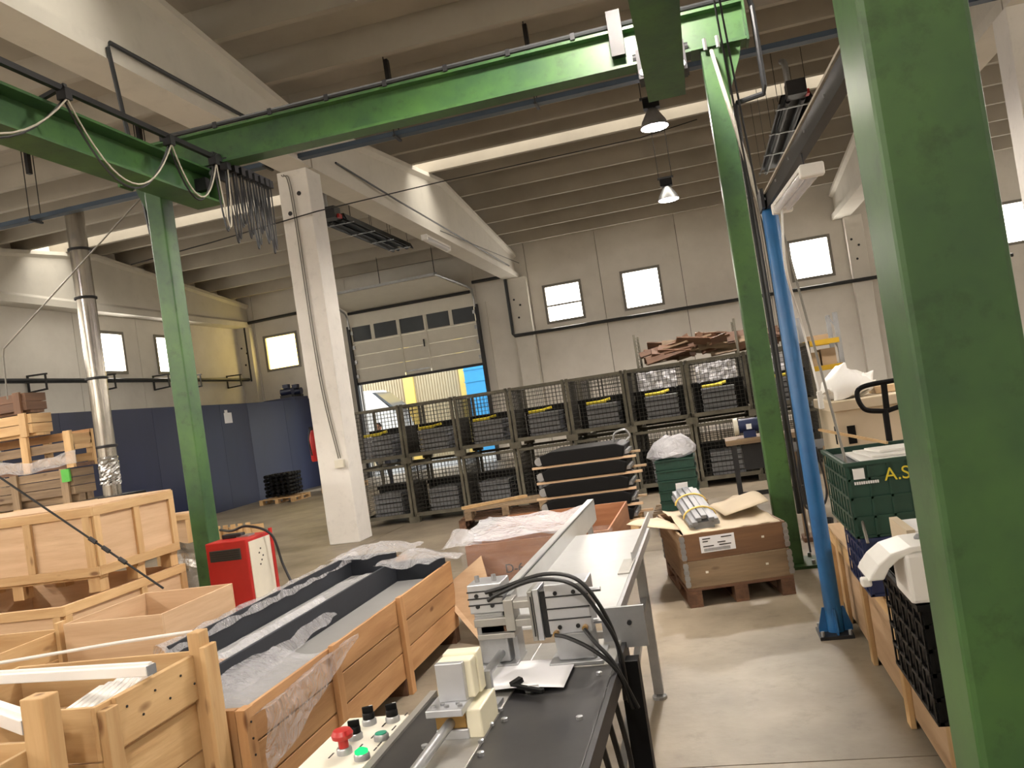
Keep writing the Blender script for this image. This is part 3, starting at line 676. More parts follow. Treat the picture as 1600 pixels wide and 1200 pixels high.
# wrapped contents: crumpled film inside the right upper cages
for i, x in ((5, CX[5]), (6, CX[6]), (7, CX[7])):
    o = MB().sheet(16, 8, lambda u, v: (x-.32+.64*u, 14.08-.05*noise.noise((u*6, v*4, i)), 1.62+.3*v+.03*noise.noise((u*9, v*7, i+5)))).build('film_bundle', 'film2', solid=.004)
    tag(o, 'crumpled clear film standing on the bins in an upper mesh cage', 'film', 'film in upper cages')
# scrap wood on the second row
sr = thing('scrap_rack', (.2, 15.4, 2*CH), 'low mesh ended rack holding scrap wood above the cages', 'rack')
for x in (-1.1, .62, 1.58):
    for y in (14.95, 15.85): B(x-.02, x+.02, y-.02, y+.02, 2*CH-.005, 2*CH+.62).build('post', 'cage', sr)
    for k in range(9): MB().bar((x, 14.95, 2*CH+.06+.065*k), (x, 15.85, 2*CH+.06+.065*k), .008, .008).build('wire', 'cage', sr)
B(-1.2, 1.62, 14.9, 15.9, 2*CH-.005, 2*CH+.02).build('deck', 'cage', sr)
for k in range(70):
    x = random.uniform(-.85, 1.3); y = random.uniform(15.05, 15.75); L = random.uniform(.4, .8); a = random.uniform(-.5, .5); tl = random.choice((random.uniform(.05, .4), random.uniform(.3, 1.0)))
    if k % 7: tl = random.uniform(-.2, .2)
    else: L *= .6
    d = Vector((math.cos(a)*math.cos(tl), math.sin(a)*.4, math.sin(tl))); c = Vector((x, y, 2*CH+.12+.34*random.random()*(1-.4*abs(x-.1))))
    hz = abs(d.z)*L/2
    c.z = max(c.z, 2*CH+.12+hz)
    o = MB().bar(c-d*L/2, c+d*L/2, random.uniform(.08, .2), .028, (random.uniform(-.4, .4), random.uniform(-1, 1), .45)).build('scrap_board', random.choice(('brown_x', 'old_x', 'brown_x')), bevel=0)
    tag(o, 'broken brown board in the scrap wood heap above the mesh cages', 'board', 'scrap boards')
# yellow beam rack behind
t = thing('pallet_rack', (2.0, 16, 0), 'pallet rack with yellow beams and brown cartons by the back wall', 'rack')
for x in (1.78, 2.4):
    for y in (15.9, 16.8): B(x-.04, x+.04, y-.03, y+.03, 0, 2.5).build('upright', 'galv', t)
    for k in range(6): MB().bar((x, 15.9, .2+.4*k), (x, 16.8, .5+.4*k), .02, .02).build('brace', 'galv', t)
for z in (1.5, 1.96):
    for y in (15.88, 16.82): B(1.78, 2.4, y-.025, y+.025, z, z+.09).build('rack_beam', 'yellow_rack', t)
    B(1.8, 2.38, 15.92, 16.78, z+.06, z+.08).build('shelf_deck', 'old_x', t)
for x0, x1, z, h in ((1.83, 2.05, 1.583, .26), (2.08, 2.33, 1.583, .3), (1.85, 2.25, 2.043, .1)):
    o = B(x0, x1, 16.0, 16.5, z, z+h).build('carton', 'cardb', bevel=.006); tag(o, 'flat brown carton on the upper yellow beams of the pallet rack' if z > 2 else ('narrower' if x0 < 2 else 'wider')+' brown carton on the lower yellow beams of the pallet rack', 'carton', 'cartons on the pallet rack')
# person behind the cages
def person():
    t = thing('person', (-8.75, 21.5, 0), 'person in dark work clothes standing beyond the mesh cages', 'person')
    J = {'pel': (0, 0, .95), 'spi': (0, .02, 1.15), 'che': (0, .0, 1.36), 'nec': (0, -.02, 1.5), 'hed': (0, -.05, 1.58),
         'rh': (.1, 0, .9), 'rk': (.13, -.05, .5), 'ra': (.14, .02, .1), 'rt': (.16, -.14, .04), 'lh': (-.1, 0, .9), 'lk': (-.12, .04, .5), 'la': (-.14, .1, .1), 'lt': (-.15, -.06, .04),
         'rs': (.19, 0, 1.42), 're': (.25, .0, 1.14), 'rw': (.2, -.18, .96), 'ls': (-.19, 0, 1.42), 'le': (-.26, .02, 1.14), 'lw': (-.22, -.16, .95)}
    R = {'pel': .15, 'spi': .14, 'che': .16, 'nec': .06, 'hed': .06, 'rh': .095, 'rk': .068, 'ra': .05, 'rt': .042, 'lh': .095, 'lk': .068, 'la': .05, 'lt': .042, 'rs': .07, 're': .05, 'rw': .036, 'ls': .07, 'le': .05, 'lw': .036}
    E = [('pel', 'spi'), ('spi', 'che'), ('che', 'nec'), ('nec', 'hed'), ('pel', 'rh'), ('rh', 'rk'), ('rk', 'ra'), ('ra', 'rt'), ('pel', 'lh'), ('lh', 'lk'), ('lk', 'la'), ('la', 'lt'), ('che', 'rs'), ('rs', 're'), ('re', 'rw'), ('che', 'ls'), ('ls', 'le'), ('le', 'lw')]
    ks = list(J); me = bpy.data.meshes.new('body'); me.from_pydata([J[k] for k in ks], [(ks.index(a), ks.index(b)) for a, b in E], [])
    o = bpy.data.objects.new('body', me); COL.objects.link(o); o.parent = t; o.modifiers.new('skin', 'SKIN'); me.materials.append(M['cloth'])
    for i, k in enumerate(ks):
        me.skin_vertices[0].data[i].radius = (R[k], R[k]*(.75 if k in ('pel', 'spi', 'che') else 1)); me.skin_vertices[0].data[i].use_root = (k == 'pel')
    o.modifiers.new('sub', 'SUBSURF').levels = 2; o.modifiers['sub'].render_levels = 2
    mb = MB(); prof = [(.02, -.12), (.055, -.1), (.075, -.03), (.08, .03), (.076, .08), (.05, .12), (.01, .135)]
    mb.lathe(prof, (-8.75, 21.44, 1.64), 16); h = mb.build('head', 'skin', t, smooth=True)
    MB().lathe([(.083, .02), (.088, .06), (.08, .1), (.05, .135), (.005, .148)], (-8.75, 21.455, 1.64), 16).build('hair', 'hair', t, smooth=True)
    MB().hexa([(-8.765, 21.37, 1.62), (-8.735, 21.37, 1.62), (-8.735, 21.35, 1.6), (-8.765, 21.35, 1.6), (-8.757, 21.37, 1.66), (-8.743, 21.37, 1.66), (-8.743, 21.36, 1.655), (-8.757, 21.36, 1.655)]).build('nose', 'skin', t)
    for s in (-1, 1):
        MB().lathe([(.004, -.012), (.012, 0), (.004, .012)], (-8.75+s*.03, 21.368, 1.655), 8).build('eye', 'hair', t)
        MB().lathe([(.008, -.03), (.016, 0), (.008, .03)], (-8.75+s*.08, 21.45, 1.64), 8).build('ear', 'skin', t)
        hx, hy, hz = -8.75+s*.21, 21.5-.2, .93
        MB().bar((hx, hy+.03, hz+.03), (hx, hy-.05, hz-.02), .03, .075).build('palm', 'skin', t, bevel=.01)
        for k in range(4): MB().tube([(hx, hy-.05, hz+.01-.02*k), (hx-s*.005, hy-.1, hz-.01-.02*k), (hx-s*.02, hy-.125+.008*abs(k-1), hz-.035-.02*k)], [.009, .009, .007], 6).build('finger', 'skin', t)
        MB().tube([(hx-s*.015, hy-.0, hz+.04), (hx-s*.03, hy-.05, hz+.05), (hx-s*.03, hy-.075, hz+.04)], [.01, .01, .008], 6).build('thumb', 'skin', t)
    B(-8.775, -8.725, 21.355, 21.37, 1.575, 1.583).build('mouth', 'skin', t)
person()

# black trays with slats between (right of centre)
bs = pallet(-2.1, -1.0, 9.8, 10.7, 0, 'wooden pallet under the black folded bins', 'pine')
for k in range(5):
    z = .19+k*.185
    t = thing('black_folded_bin', (-1.55, 10.2, z), 'black folded plastic bin, %s of the slat separated stack' % LEV[k], 'bin', 'black folded bins')
    MB().prism([(-2.02, z), (-1.05, z), (-1.02, z+.12), (-1.12, z+.158), (-1.9, z+.158), (-2.04, z+.12)], 'y', 9.8, 10.6).build('body', 'black', t, bevel=.012)
    MB().tube([(-2.06, 9.84, z+.06), (-2.06, 10.0, z+.06)], .055, 14).build('hinge_tube', 'black', t, smooth=True)
    MB().tube([(-2.06, 9.825, z+.06), (-2.06, 9.845, z+.06)], .05, 14).build('tube_ring', 'galv', t)
    B(-1.75, -1.3, 9.845, 9.852, z+.03, z+.1).build('face_recess', 'rubber', t)
    B(-1.1, -1.0, 9.9, 10.5, z+.02, z+.06).build('latch', 'galv', t)
    if k < 5:
        for y in (9.82, 10.5):
            o = B(-2.15+.03*(k % 2), -.86-.05*(k % 3), y, y+.06, z-.026, z-.001).build('wood_slat', 'ply_x'); tag(o, 'pine slat laid between the black folded bins', 'slat', 'slats between black bins')
t = thing('folded_handle', (-1.05, 9.95, 1.1), 'bare steel loop handle on the topmost black bin', 'handle')
MB().tube(curve([(-1.15, 9.9, 1.1), (-1.12, 9.88, 1.2), (-1.0, 9.88, 1.23), (-.95, 9.9, 1.15), (-1.0, 9.9, 1.1)]), .014, 6).build('loop', 'galv', t)
pallet(-.86, -.2, 10.3, 11.1, 0, 'wooden pallet under the dark green crates', 'old')
def crate(x0, x1, y0, y1, z0, z1, mat, label, group=None, name='plastic_crate', rows=4, lattice=True):
    t = thing(name, ((x0+x1)/2, (y0+y1)/2, z0), label, 'crate', group); w = .012
    B(x0+.01, x1-.01, y0+.01, y1-.01, z0, z0+.012).build('base', mat, t)
    H = z1-z0
    for nm, (a0, a1, b0, b1) in {'wall': (x0, x1, y0, y0+w), 'wall_': (x0, x1, y1-w, y1), 'wall__': (x0, x0+w, y0, y1), 'wall___': (x1-w, x1, y0, y1)}.items():
        B(a0+.004, a1-.004, b0+.004, b1-.004, z0, z1).build('wall', mat, t)
    for k in range(rows+1):
        z = z0+H*k/rows; zz0, zz1 = (z-.018, z) if k == rows else (z, z+.012)
        r = .014 if k == rows else .006
        for (a0, a1, b0, b1) in ((x0-r, x1+r, y0-r, y0), (x0-r, x1+r, y1, y1+r), (x0-r, x0, y0, y1), (x1, x1+r, y0, y1)):
            B(a0, a1, b0, b1, zz0, zz1).build('rim' if k == rows else 'rib', mat, t)
    n = max(2, int((x1-x0)/.09)); m_ = max(2, int((y1-y0)/.09))
    for k in range(n+1):
        x = x0+(x1-x0-.012)*k/n; B(x, x+.012, y0-.006, y0, z0, z1).build('upright_rib', mat, t)
    for k in range(m_+1):
        y = y0+(y1-y0-.012)*k/m_; B(x0-.006, x0, y, y+.012, z0, z1).build('upright_rib', mat, t)
    return t
for k in range(5): crate(-.74, -.28, 10.4, 10.95, .146+k*.125, .146+k*.125+.12, 'crate_green', 'dark green shallow crate, %s of the stack under the film bag' % LEV[k], 'shallow green crates', rows=1)
o = MB().lathe([(.001, .0), (.2, .0), (.27, .04), (.28, .1), (.22, .2), (.1, .25), (.001, .26)], (-.52, 10.6, .78), 26)
for v in o.v:
    q = noise.noise((v.x*14, v.y*14, v.z*16))*.05+noise.noise((v.x*40, v.y*40, v.z*40))*.02; v.x += q*1.2-.5*max(0, .92-v.z)*(v.x < -.55); v.y += q; v.z = max(.776, v.z+q*.8)
b = o.build('film_bag', 'film2', smooth=True); b.data.materials[0] = M['foil'] if False else M['film2']; tag(b, 'crumpled white film bag lying on the green crates', 'bag')
# bench with blue grinder
t = thing('work_bench', (.45, 10.4, 0), 'small steel workbench behind the green crane column', 'bench')
B(.12, 1.0, 10.1, 10.7, .86, .92).build('bench_top', 'old_x', t)
for x in (.18, .92):
    for y in (10.15, 10.62): B(x, x+.05, y, y+.05, 0, .86).build('leg', 'dark', t)
B(.3, .62, 10.2, 10.6, .55, .86).build('drawer_box', 'dark', t); B(.2, .95, 10.16, 10.2, .25, .3).build('stretcher', 'dark', t)
t = thing('bench_grinder', (.4, 10.3, .92), 'blue bench grinder on the small steel workbench', 'grinder')
MB().tube([(.3, 10.3, 1.06), (.52, 10.3, 1.06)], .085, 14).build('motor', 'crate_blue', t, smooth=True)
for x in (.24, .54): MB().tube([(x, 10.3, 1.06), (x+.05, 10.3, 1.06)], .1, 16).build('wheel_guard', 'crate_blue' if x > .4 else 'cream', t, smooth=True)
B(.34, .48, 10.24, 10.36, .92, 1.0).build('foot', 'crate_blue', t); B(.38, .44, 10.205, 10.215, 1.02, 1.08).build('badge', 'paper', t)
# low pallets before the cages
for k, (x, y, z) in enumerate(((-3.25, 12.3, 0), (-3.15, 12.25, .144))):
    p = pallet(-.6, .6, -.4, .4, 0, 'weathered pallet, %s of the low pile before the mesh cages' % ('bottom' if k == 0 else 'top'), 'brown' if k == 0 else 'old'); p.location = (x, y, z); p.rotation_euler[2] = .12+.06*k
o = MB().bar((-3.75, 11.95, .31), (-2.9, 12.55, .31), .09, .04).build('loose_plank', 'pine_x'); tag(o, 'yellowish loose plank on the low pallet pile', 'plank')

# ================================================================ PALLET COLLAR BOX
PR = .185
pc = thing('collar_pallet', (-.36, 6.42, 0), 'wooden pallet under the two hinged collars on the open floor', 'pallet', rz=PR)
def lb(parent, nm, mat, x0, x1, y0, y1, z0, z1, bevel=.003):
    mb = MB().box(x0, x1, y0, y1, z0, z1); me_base = Vector((0, 0, 0)); p = parent
    while p: me_base = me_base+p.location; p = p.parent
    for v in mb.v: v += me_base
    return mb.build(nm, mat, parent, bevel=bevel)
for k in range(3):
    y = (0, .53, 1.06)[k]
for x in (0, .345, .69):
    lb(pc, 'bottom_board', 'brown_y', x, x+.1, 0, 1.2, 0, .022); lb(pc, 'stringer', 'brown_y', x, x+.1, 0, 1.2, .1, .122)
    for y in (0, .53, 1.06): lb(pc, 'block', 'brown_y', x, x+.1, y, y+.14, .022, .1)
for k in range(5): lb(pc, 'deck_board', 'brown_x', 0, .79, .27*k, .27*k+.12, .122, .144)
for c, (z, mt) in enumerate(((.145, 'old'), (.347, 'collar'))):
    t = thing('pallet_collar', (-.36, 6.42, z), ('brown hinged wooden pallet collar with white label' if c else 'grey weathered hinged pallet collar under the brown one'), 'pallet collar', rz=PR+(.012 if c else 0))
    lb(t, 'front_board', mt+'_x', .02, .77, 0, .02, 0, .2); lb(t, 'back_board', mt+'_x', .02, .77, 1.18, 1.2, 0, .2)
    lb(t, 'side_board', mt+'_y' if c == 0 else 'old_y', 0, .02, 0, 1.2, 0, .2); lb(t, 'side_board', mt+'_y', .77, .79, 0, 1.2, 0, .2)
    for x in (-.006, .768):
        for y in (-.006, 1.188):
            h = lb(t, 'hinge', 'galv', x, x+.03, y, y+.018, .01, .19, 0)
            for k in range(4): lb(h, 'hinge_knuckle', 'galv', x-.004, x+.034, y-.003, y+.021, .02+.045*k, .045+.045*k, 0)
    for x in (.15, .6): lb(t, 'nail_mark', 'cream', x, x+.02, -.003, 0, .1, .115, 0)
    if c:
        lb_ = lb(t, 'paper_label', 'paper', .14, .4, -.004, -.001, .05, .17, 0)
        for k, (a, b_, zz) in enumerate(((.16, .22, .148), (.3, .38, .148), (.16, .2, .128), (.27, .33, .112), (.16, .24, .092), (.28, .37, .092))):
            lb(lb_, 'print_line', 'ink', a, b_, -.006, -.004, zz, zz+.008, 0)
        for k in range(22): lb(lb_, 'bar_code_line', 'ink', .165+.009*k, .169+.009*k, -.006, -.004, .058, .08, 0)
nz0 = noise.noise
def rotp(x, y, z): 
    return (-.36+x*math.cos(PR)-y*math.sin(PR), 6.42+x*math.sin(PR)+y*math.cos(PR), z)
def py(x, y, Y):   # pixel of the photograph -> point on the upright plane at depth Y
    d = r2*((x-800)/FPX)+u2*(-(y-600)/FPX)+fw; k = Y/d.y; return (d.x*k, Y, 1.7+d.z*k)
o = MB().sheet(16, 18, lambda u, v: rotp(.03+.73*u, .03+1.13*v, .548+.03*math.sin(u*5+1)*math.sin(v*4)+.10*v*abs(u-.5)+.03*nz0((u*5, v*5, 1)))).build('liner_paper', 'cardpale', solid=.004, smooth=True)
tag(o, 'pale brown liner paper bulging over the pallet collar rims', 'paper')
o = MB().sheet(8, 8, lambda u, v: rotp(.03-.40*u*(1-.75*v), .18+.55*v, .56+.10*u-.05*u*v+.015*math.sin(5*v))).build('liner_flap', 'cardpale', solid=.004, smooth=True); tag(o, 'pointed paper flap spilling over the collar box toward the chute', 'paper')
o = MB().sheet(8, 8, lambda u, v: rotp(.44+.36*u, .45+.62*v, .575+.07*u+.035*math.sin(3*v)*u)).build('liner_flap', 'cardpale', solid=.004, smooth=True); tag(o, 'raised paper flap at the collar box edge by the green column', 'paper')
t = thing('profile_bundle', rotp(.25, .3, .58), 'bundle of grey profiles tied with yellow bands in the collar box', 'profiles')
n0 = Vector((-.17, 6.6, .565)); f0 = Vector((-.31, 7.22, .72)); ax = (f0-n0).normalized(); sd = ax.cross(Vector((0, 0, 1))).normalized(); un = sd.cross(ax).normalized()
for k in range(7):
    a = PI*k/6; o_ = sd*(.095*math.cos(a))+un*(.02+.06*math.sin(a))
    MB().bar(n0+o_-ax*.02*(k % 3), f0+o_+ax*.02*(k % 2), .044, .03, tuple(un)).build('profile', 'tray', t, bevel=.004)
MB().bar(n0+un*.01, f0+un*.01, .15, .06, tuple(un)).build('core_profile', 'tray', t)
for q in (.25, .7): MB().tube([n0.lerp(f0, q)+sd*(.125*math.cos(PI*k/10))+un*(.02+.082*math.sin(PI*k/10)) for k in range(11)], .007, 6).build('tie_band', 'yellow_post', t)
MB().bar(f0+un*.10-sd*.07, f0+un*.10+sd*.03, .004, .07, tuple(un)).build('tag', 'paper', t)

# ================================================================ LONG FOAM LINED CRATES
def planked_crate(name, x0, x1, y0, y1, z0, z1, nplank, label, w='pine', posts=(), group=None, pt=.03, pw_=.07, over=.0, sides='LRNF', bt=.018, floor_=True, cat='crate'):
    t = thing(name, ((x0+x1)/2, (y0+y1)/2, z0), label, cat, group); H = (z1-z0)/nplank
    for k in range(nplank):
        a, b = z0+H*k+.004, z0+H*(k+1)-.004
        if 'R' in sides: B(x1-bt, x1, y0, y1, a, b).build('plank', w+'_y', t, bevel=.002)
        if 'L' in sides: B(x0, x0+bt, y0, y1, a, b).build('plank', w+'_y', t, bevel=.002)
        if 'N' in sides: B(x0+bt, x1-bt, y0, y0+bt, a, b).build('plank', w+'_x', t, bevel=.002)
        if 'F' in sides: B(x0+bt, x1-bt, y1-bt, y1, a, b).build('plank', w+'_x', t, bevel=.002)
    if floor_: B(x0+bt, x1-bt, y0+bt, y1-bt, z0, z0+bt).build('floor_board', w+'_y', t)
    for y in posts:
        B(x1, x1+pt, y-pw_/2, y+pw_/2, max(0, z0-.1), z1+over).build('post', w+'_z', t, bevel=.003); B(x0-pt, x0, y-pw_/2, y+pw_/2, max(0, z0-.1), z1+over).build('post', w+'_z', t, bevel=.003)
    return t
def skids(t, x0, x1, ys, h, w='pine'):
    for y in ys: B(x0, x1, y-.05, y+.05, 0, h).build('skid', w+'_x', t)
lr = planked_crate('long_crate', -2.56, -2.09, 3.22, 6.16, .1, .60, 3, 'long pine crate beside the machine bench, lined with black foam', 'orange', posts=(4.05, 5.02), over=.012)
skids(lr, -2.56, -2.09, (3.3, 4.05, 5.02, 6.08), .1, 'brown')
B(-2.12, -2.075, 3.18, 3.25, .0, .6).build('corner_post', 'orange_z', lr); B(-2.5, -2.13, 3.19, 3.22, .1, .6).build('end_batten', 'orange_z', lr)
for k in range(7):
    MB().tube([(-2.07, 3.215, .12+.07*k), (-2.079, 3.215, .12+.07*k)], .005, 6).build('nail', 'dark', lr)
ll = planked_crate('long_crate', -3.13, -2.65, 4.0, 6.7, .1, .60, 3, 'long pine crate lined with black foam, nearer the red cabinet', 'orange', posts=(5.0,), over=.0)
skids(ll, -3.13, -2.65, (4.1, 5.0, 6.6), .1, 'brown')
def liner(x0, x1, y0, y1, z, label, far=True):
    t = thing('foam_liner', (x0, (y0+y1)/2, .13), label, 'foam')
    B(x0, x0+.02, y0, y1, .13, z).build('side_foam', 'foam', t, bevel=.003)
    if far: B(x0+.02, x1, y1-.02, y1, .13, z-.01).build('end_foam', 'foam', t, bevel=.003)
liner(-2.535, -2.115, 3.3, 6.12, .655, 'dark foam boards standing inside the crate beside the machine bench')
liner(-3.105, -2.675, 4.1, 6.55, .665, 'dark foam boards standing inside the crate nearer the red cabinet')
for x0, x1, y0, y1, lab in ((-2.51, -2.115, 3.32, 6.08, 'beside the machine bench'), (-3.08, -2.675, 4.12, 6.5, 'nearer the red cabinet')):
    o = B(x0, x1, y0, y1, .13, .50).build('grey_panel_load', surf('light grey panel', (150, 150, 148), .5, var=.04), bevel=.004); tag(o, 'pale grey panel load filling the long crate '+lab, 'panel')
def fsheet(name, label, fn, nu=24, nv=10, mat='film', solid=.0):
    o = MB().sheet(nu, nv, fn).build(name, mat, smooth=True, solid=solid); tag(o, label, 'film'); return o
nz = noise.noise
def crump(p, amp=.02, s=7, seed=0.):
    x, y, z = p; return (x+amp*nz((x*s, y*s, z*s+seed)), y+amp*nz((x*s+9, y*s, z*s+seed)), z+amp*.9*nz((x*s, y*s+17, z*s+seed)))
fsheet('packing_film', 'clear film draped over the near end of the crate beside the bench', lambda u, v: crump((-2.57+.56*min(1, u*1.25)+.01, 3.2+1.0*v, (.62+.03*math.sin(u*7)*(1-v)-.09*math.sin(PI*min(1, u*1.25))-max(0, u-.8)*(1.6-1.5*v))), .026, 6, 1.), 26, 22)
fsheet('packing_film', 'clear film lining the left foam of the crate beside the bench', lambda u, v: crump((-2.60+.05*u+.12*u*u*(1-.5*v), 3.5+1.5*v, .67-.0*u-.2*u*u*(1-.4*v)), .022, 6, 4.), 8, 30)
fsheet('packing_film', 'clear film over the far end of the crate beside the bench', lambda u, v: crump((-2.62+.62*u, 5.85+.45*v, .66+.10*math.sin(PI*u)*math.sin(PI*v)-.06*v), .05, 7, 8.), 18, 12)
fsheet('packing_film', 'clear film over the left edge of the crate nearer the red cabinet', lambda u, v: crump((-3.19+.12*u, 4.05+2.65*v, .58+.10*math.sin(PI*min(1, u*.9))), .022, 7, 12.), 8, 40)
fsheet('packing_film', 'clear film between the two long crates', lambda u, v: crump((-2.95+.42*u, 4.05+2.1*v, .545+.08*u*u), .03, 7, 16.), 12, 34)
fsheet('packing_film', 'clear film bunched over the far end of the crate nearer the red cabinet', lambda u, v: crump((-3.2+.66*u, 6.35+.5*v, .66+.09*math.sin(PI*u)*math.sin(PI*v)), .055, 7, 20.), 18, 12)

# ================================================================ PLYWOOD BOX WITH D-6 MARK
def ply_box(name, x0, x1, y0, y1, z0, z1, label, w='ply', t_=.015, lid=False, rail=0., inner=None):
    t = thing(name, ((x0+x1)/2, (y0+y1)/2, z0), label, 'box')
    B(x0, x1, y0, y0+t_, z0, z1).build('near_panel', w+'_x', t, bevel=.002); B(x0, x1, y1-t_, y1, z0, z1).build('far_panel', w+'_x', t, bevel=.002)
    B(x0, x0+t_, y0+t_, y1-t_, z0, z1).build('left_panel', w+'_y', t, bevel=.002); B(x1-t_, x1, y0+t_, y1-t_, z0, z1).build('right_panel', w+'_y', t, bevel=.002)
    B(x0+t_, x1-t_, y0+t_, y1-t_, z0, z0+t_).build('floor_panel', w+'_x', t)
    return t
d6 = ply_box('plywood_box', -1.99, -.86, 6.26, 7.75, .1, .68, 'brown plywood box marked D-6 wrapped in clear film', 'boxbrown')
for y in (6.35, 7.0, 7.65): B(-1.95, -.9, y-.05, y+.05, 0, .1).build('skid', 'brown_x', d6)
text('D-6', .095, (-1.62, 6.254, .47), (PI/2, 0, 0), 'ink', d6)
B(-1.9, -.95, 6.75, 6.77, .12, .6).build('divider', 'collar_x', d6)
fsheet('packing_film', 'clear film stretched over the front of the plywood box marked D-6', lambda u, v: crump((-2.03+1.2*u, 6.24-.0*v, .72-.5*v), .018, 8, 30.), 26, 14, 'film3')
fsheet('packing_film', 'grey film gathered across the top of the plywood box marked D-6', lambda u, v: crump((-2.0+.9*u, 6.25+1.1*v, .72+.07*math.sin(PI*v)*(1-u)-.12*u*math.sin(PI*v)), .05, 5, 34.), 22, 22, 'film2')
fsheet('packing_film', 'clear film tuft standing at the plywood box corner by the long crates', lambda u, v: crump((-2.2+.35*u, 6.2+.25*v, .68+.12*math.sin(PI*u)*math.sin(PI*v)), .06, 8, 38.), 14, 10)
q4 = [Vector(py(*p)) for p in ((756, 1008, 5.93), (790, 1000, 5.95), (752, 868, 6.235), (686, 925, 6.2))]
o = MB().hexa([p-Vector((0, .012, 0)) for p in q4]+[p for p in q4]).build('leaning_board', 'ply_x'); tag(o, 'offcut plywood board leaning on the box marked D-6', 'board')

# ================================================================ CRATES ON THE LEFT
def framed_crate(name, x0, x1, y0, y1, z0, z1, label, ups_y=(), ups_x=(), open_top=False, legs=0., w='ply', fw_='pine'):
    t = thing(name, ((x0+x1)/2, (y0+y1)/2, z0-legs), label, 'crate'); p = .012; b = .024; r = .07
    B(x1-p, x1, y0+p, y1-p, z0, z1).build('side_panel', w+'_y', t); B(x0, x0+p, y0+p, y1-p, z0, z1).build('side_panel', w+'_y', t)
    B(x0, x1, y0, y0+p, z0, z1).build('end_panel', w+'_x', t); B(x0, x1, y1-p, y1, z0, z1).build('end_panel', w+'_x', t)
    B(x0+p, x1-p, y0+p, y1-p, z0, z0+p).build('floor_panel', w+'_x', t)
    if not open_top: B(x0-.005, x1+.005, y0-.005, y1+.005, z1, z1+p).build('lid', w+'_x', t)
    for (za, zb) in ((z0, z0+r), (z1-r, z1)):
        B(x1, x1+b, y0, y1, za, zb).build('batten', fw_+'_y', t, bevel=.003); B(x0, x1+b, y0-b, y0, za, zb).build('batten', fw_+'_x', t, bevel=.003)
    for y in [y0+r/2, y1-r/2]+list(ups_y): B(x1, x1+b, y-r/2, y+r/2, z0+r, z1-r).build('batten', fw_+'_z', t, bevel=.003)
    for x in [x0+r/2, x1-r/2]+list(ups_x): B(x-r/2, x+r/2, y0-b, y0, z0+r, z1-r).build('batten', fw_+'_z', t, bevel=.003)
    if legs:
        for y in (y0+.06, (y0+y1)/2, y1-.06):
            for x in (x0+.06, (x0+x1)/2, x1-.06): B(x-.05, x+.05, y-.05, y+.05, z0-legs, z0).build('foot_block', fw_+'_z', t)
            B(x0, x1, y-.045, y+.045, z0-.022, z0).build('skid', fw_+'_x', t)
    return t
framed_crate('framed_crate', -6.25, -4.72, 5.58, 6.58, .88, 1.41, 'large plywood crate with pale pine battens, stacked on the open crate', (6.08,), (-5.3, -5.75), legs=.125)
framed_crate('framed_crate', -6.35, -4.72, 5.17, 6.62, .1, .75, 'open plywood crate with pine battens under the closed framed crate', (6.05,), (-5.4,), open_top=True, legs=.1)
B2 = ply_box('plywood_box', -3.95, -3.27, 4.32, 5.08, .12, .80, 'open plywood box with bare rims between framed crates and long crates', 'ply')
for y in (4.4, 5.0): B(-3.9, -3.3, y-.05, y+.05, 0, .12).build('skid', 'pine_x', B2)
B3 = planked_crate('pine_crate', -5.1, -4.02, 3.45, 4.42, .1, .76, 4, 'pale pine plank crate left of the open plywood box', 'pine', posts=(4.36, 3.5), over=.05)
skids(B3, -5.1, -4.02, (3.55, 4.3), .1)
ca = planked_crate('pine_crate', -3.15, -2.22, 2.52, 3.16, .1, .88, 4, 'knotty pine crate holding white wrapped profiles, beside the long crate', 'pine', posts=(2.56,), over=-.02, pt=.035)
B(-2.22, -2.165, 3.07, 3.14, 0, .97).build('post', 'pine_z', ca, bevel=.004); B(-2.165, -2.14, 3.06, 3.15, 0, .91).build('post', 'pine_z', ca, bevel=.004); B(-2.22, -2.2, 2.6, 3.07, .70, .88).build('top_rail', 'pine_y', ca, bevel=.003)
for k in range(6): MB().tube([(-2.2, 2.65+.08*k, .83-.06*(k % 2)), (-2.196, 2.65+.08*k, .83-.06*(k % 2))], .005, 6).build('nail', 'dark', ca)
skids(ca, -3.15, -2.22, (2.6, 3.08), .1)
c2 = planked_crate('pine_crate', -3.15, -2.28, 1.4, 2.36, .1, .84, 4, 'pine crate with tall corner post, end to end with the knotty crate', 'pine', over=.0)
B(-2.28, -2.19, 2.27, 2.34, 0, 1.0).build('post', 'pine_z', c2, bevel=.004); B(-3.15, -3.08, 2.36, 2.43, 0, .9).build('post', 'pine_z', c2); skids(c2, -3.15, -2.28, (1.5, 2.3), .1)
def profile(a, b, label, w=.05, h=.03, grp=None):
    t = thing('wrapped_profile', a, label, 'profile', grp)
    MB().bar(a, b, w, h).build('bar', 'white', t, bevel=.004)
    u = Vector(b)-Vector(a); v = Vector(a)+u*.02
    MB().bar(Vector(a)+Vector((0, 0, h*.55)), Vector(b)+Vector((0, 0, h*.55)), w*.4, h*.3).build('rib', 'white', t); MB().bar(Vector(b)-u*.004, Vector(b)+u*.004, w*.9, h*.9).build('end_cap', 'tray', t)
def pz(x, y, z):   # pixel of the photograph -> point at height z
    d = r2*((x-800)/FPX)+u2*(-(y-600)/FPX)+fw; k = (z-1.7)/d.z; return (d.x*k, d.y*k, z)
profile(pz(-160, 1068, .915), pz(236, 1046, .915), 'white wrapped profile lying across the knotty pine crate rims', .05, .04)
profile(pz(-160, 1058, .88), pz(50, 1132, .88), 'short white wrapped profile with exposed end, over the nearer pine crate', .07, .05)
